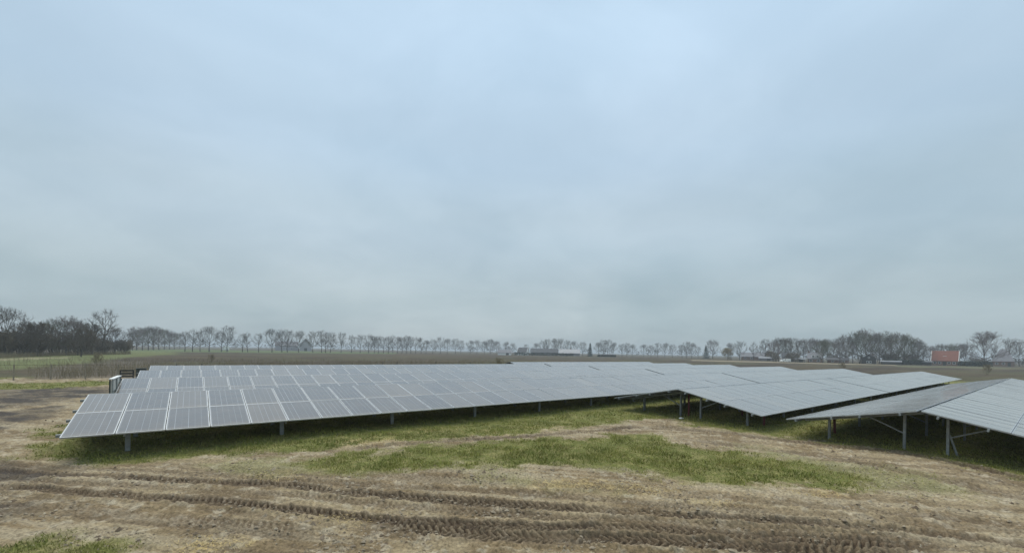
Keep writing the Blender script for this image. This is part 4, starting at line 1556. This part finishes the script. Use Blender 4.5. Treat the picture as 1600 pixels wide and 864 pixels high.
house('white_gable_house', 'white house with dark steep roof behind the long hedge', 810, 825, 374, 3.0, 6.9, 8.0, M_WHITE, M_DARKROOF, windows=((-2, 0.9, 1.2, 1.2), (2, 0.9, 1.2, 1.2)), trim=M_WHITE, over=0.2, rz=R(-18))
house('low_barn', 'low barn with pale wall and grey roof left of the white house', 778, 799, 372, 2.0, 4.6, 9.0, M_WHITE, M_GREYROOF, doors=((2.5, 2.4, 1.9),), cat='barn')
house('long_barn', 'long dark-roofed barn right of the white-gabled house', 829, 872, 404, 3.0, 6.6, 10, M_GREYWALL, M_DARKROOF, windows=((-8, 1.2, 1.4, 1.0), (0, 1.2, 1.4, 1.0), (8, 1.2, 1.4, 1.0)), cat='barn')
house('long_shed', 'long pale grey roofed shed left of the slim conifer', 874, 906, 415, 2.6, 6.4, 12, M_GREYWALL, M_METALROOF, doors=((0, 3.5, 2.4),), cat='shed')
house('brown_house', 'wide brown-roofed house behind two slim bare trees', 1158, 1203, 318, 2.6, 5.6, 9.0, M_BRICK, M_GREYROOF, windows=((-8, 0.8, 1.5, 1.2), (-3, 0.8, 1.5, 1.2), (3, 0.8, 1.5, 1.2), (8, 0.8, 1.5, 1.2)), chimney=3.0)
house('pale_shed', 'small pale-walled shed left of the white van', 1186, 1210, 290, 1.7, 2.6, 5.0, M_GREYWALL, M_METALROOF, doors=((1.5, 2.0, 1.6),), cat='shed')
house('dark_barn', 'dark barn directly behind the white van', 1222, 1243, 258, 2.8, 5.4, 8.0, M_WOOD_DK, M_DARKROOF, doors=((-1.5, 2.6, 2.5),), cat='barn')
house('flat_shed', 'low shed with pale roof edge right of the white van', 1240, 1258, 240, 1.75, 2.2, 5.0, M_WOOD, M_METALROOF, doors=((1.0, 1.8, 1.6),), cat='shed')
house('dormer_house', 'brick house with two white dormers in its brown roof', 1262, 1285, 238, 2.3, 5.6, 8.0, M_BRICK, M_GREYROOF, windows=((-2.4, 0.6, 1.6, 1.2), (2.0, 0.6, 1.6, 1.2)), dormers=((-1.0, 2.9), (1.4, 2.9)), chimney=-3)
house('brown_outbuilding', 'low brown outbuilding right of the dormer house', 1293, 1326, 236, 1.7, 3.0, 6.0, M_BRICK, M_DARKROOF, windows=((-3, 0.5, 1.4, 0.9), (3, 0.5, 1.4, 0.9)), cat='outbuilding')
house('grove_house', 'dark house with small white windows under the tall right grove', 1346, 1369, 226, 2.7, 5.2, 8.0, M_WOOD_DK, M_DARKROOF, windows=((-0.6, 0.4, 1.1, 1.2), (0.9, 0.4, 1.1, 1.2), (0.1, 3.0, 0.9, 0.9)), gable_front=True)
house('low_shed', 'low dark shed with pale roof line right of the grove house', 1376, 1408, 216, 1.4, 1.9, 5.0, M_WOOD_DK, M_METALROOF, doors=((0, 2.0, 1.2),), cat='shed')


# ------------------------------------------------------------------ vehicles
def van(px, d, L, H, label, rz, cat='van'):
    x, y = at_column(px, d)
    r = empty('white_van' if cat == 'van' else 'white_truck', (x, y, 0), rz)
    tag(r, label, cat)
    k = L / 5.4
    prof = [(-2.7, 0.35), (2.62, 0.35), (2.7, 0.75), (2.55, 1.05), (1.75, 1.22), (1.15, 1.95), (0.9, H), (-2.6, H), (-2.7, H - 0.15)]
    prof = [(a * k, b) for a, b in prof]
    ob('body', MB().extrude(prof, Matrix.Translation((0, -0.95, 0)), 1.9).me('body', M_WHITE), r)
    ws = MB()
    ws.poly([(1.72 * k, -0.8, 1.27), (1.72 * k, 0.8, 1.27), (1.20 * k, 0.75, 1.92), (1.20 * k, -0.75, 1.92)])
    for v in ws.v:
        pass
    wsm = ws.me('windscreen', M_GLASSW)
    ob('windscreen', wsm, r, Matrix.Translation((0.02, 0, 0.02)))
    for sy in (-1, 1):
        ob('side_window', MB().box((0.35 * k, sy * 0.955 - 0.004, 1.3), (1.25 * k, sy * 0.955 + 0.004, 1.78)).me('side_window', M_GLASSW), r)
        ob('headlight', MB().box((2.60 * k, sy * 0.7 - 0.15, 0.78), (2.72 * k, sy * 0.7 + 0.15, 0.95)).me('headlight', M_METALROOF), r)
        for sx in (-1.65, 1.75):
            w = ob('wheel', MB().tube((sx * k, sy * 0.80, 0.34), (sx * k, sy * 0.98, 0.34), 0.34, 0.34, 14).me('tyre', M_RUBBER), r)
            ob('rim', MB().tube((sx * k, sy * 0.981, 0.34), (sx * k, sy * 0.99, 0.34), 0.2, 0.2, 10).me('rim', M_METALROOF), w)


van(1227, 236, 5.4, 2.05, 'white panel van parked before the dark barn', math.pi + 0.1)
van(352, 345, 6.6, 3.3, 'far white truck passing behind the largest avenue tree', math.pi * 0.9, 'truck')

# ------------------------------------------------------------------ haze
hz = MB().box((-6500, -6500, -1.5), (6500, 6500, 26)).me('haze')
hm = bpy.data.materials.new('haze_air')
hm.use_nodes = True
nn, nl = hm.node_tree.nodes, hm.node_tree.links
nn.clear()
ho = N(nn, 'ShaderNodeOutputMaterial')
hv = N(nn, 'ShaderNodeVolumePrincipled')
hv.inputs['Color'].default_value = (0.86, 0.93, 0.98, 1)
hv.inputs['Density'].default_value = HAZE
hv.inputs['Anisotropy'].default_value = 0.0
nl.new(hv.outputs[0], ho.inputs['Volume'])
hz.materials.append(hm)
tag(ob('haze', hz), 'thin grey haze over the far fields', 'haze', kind='stuff')
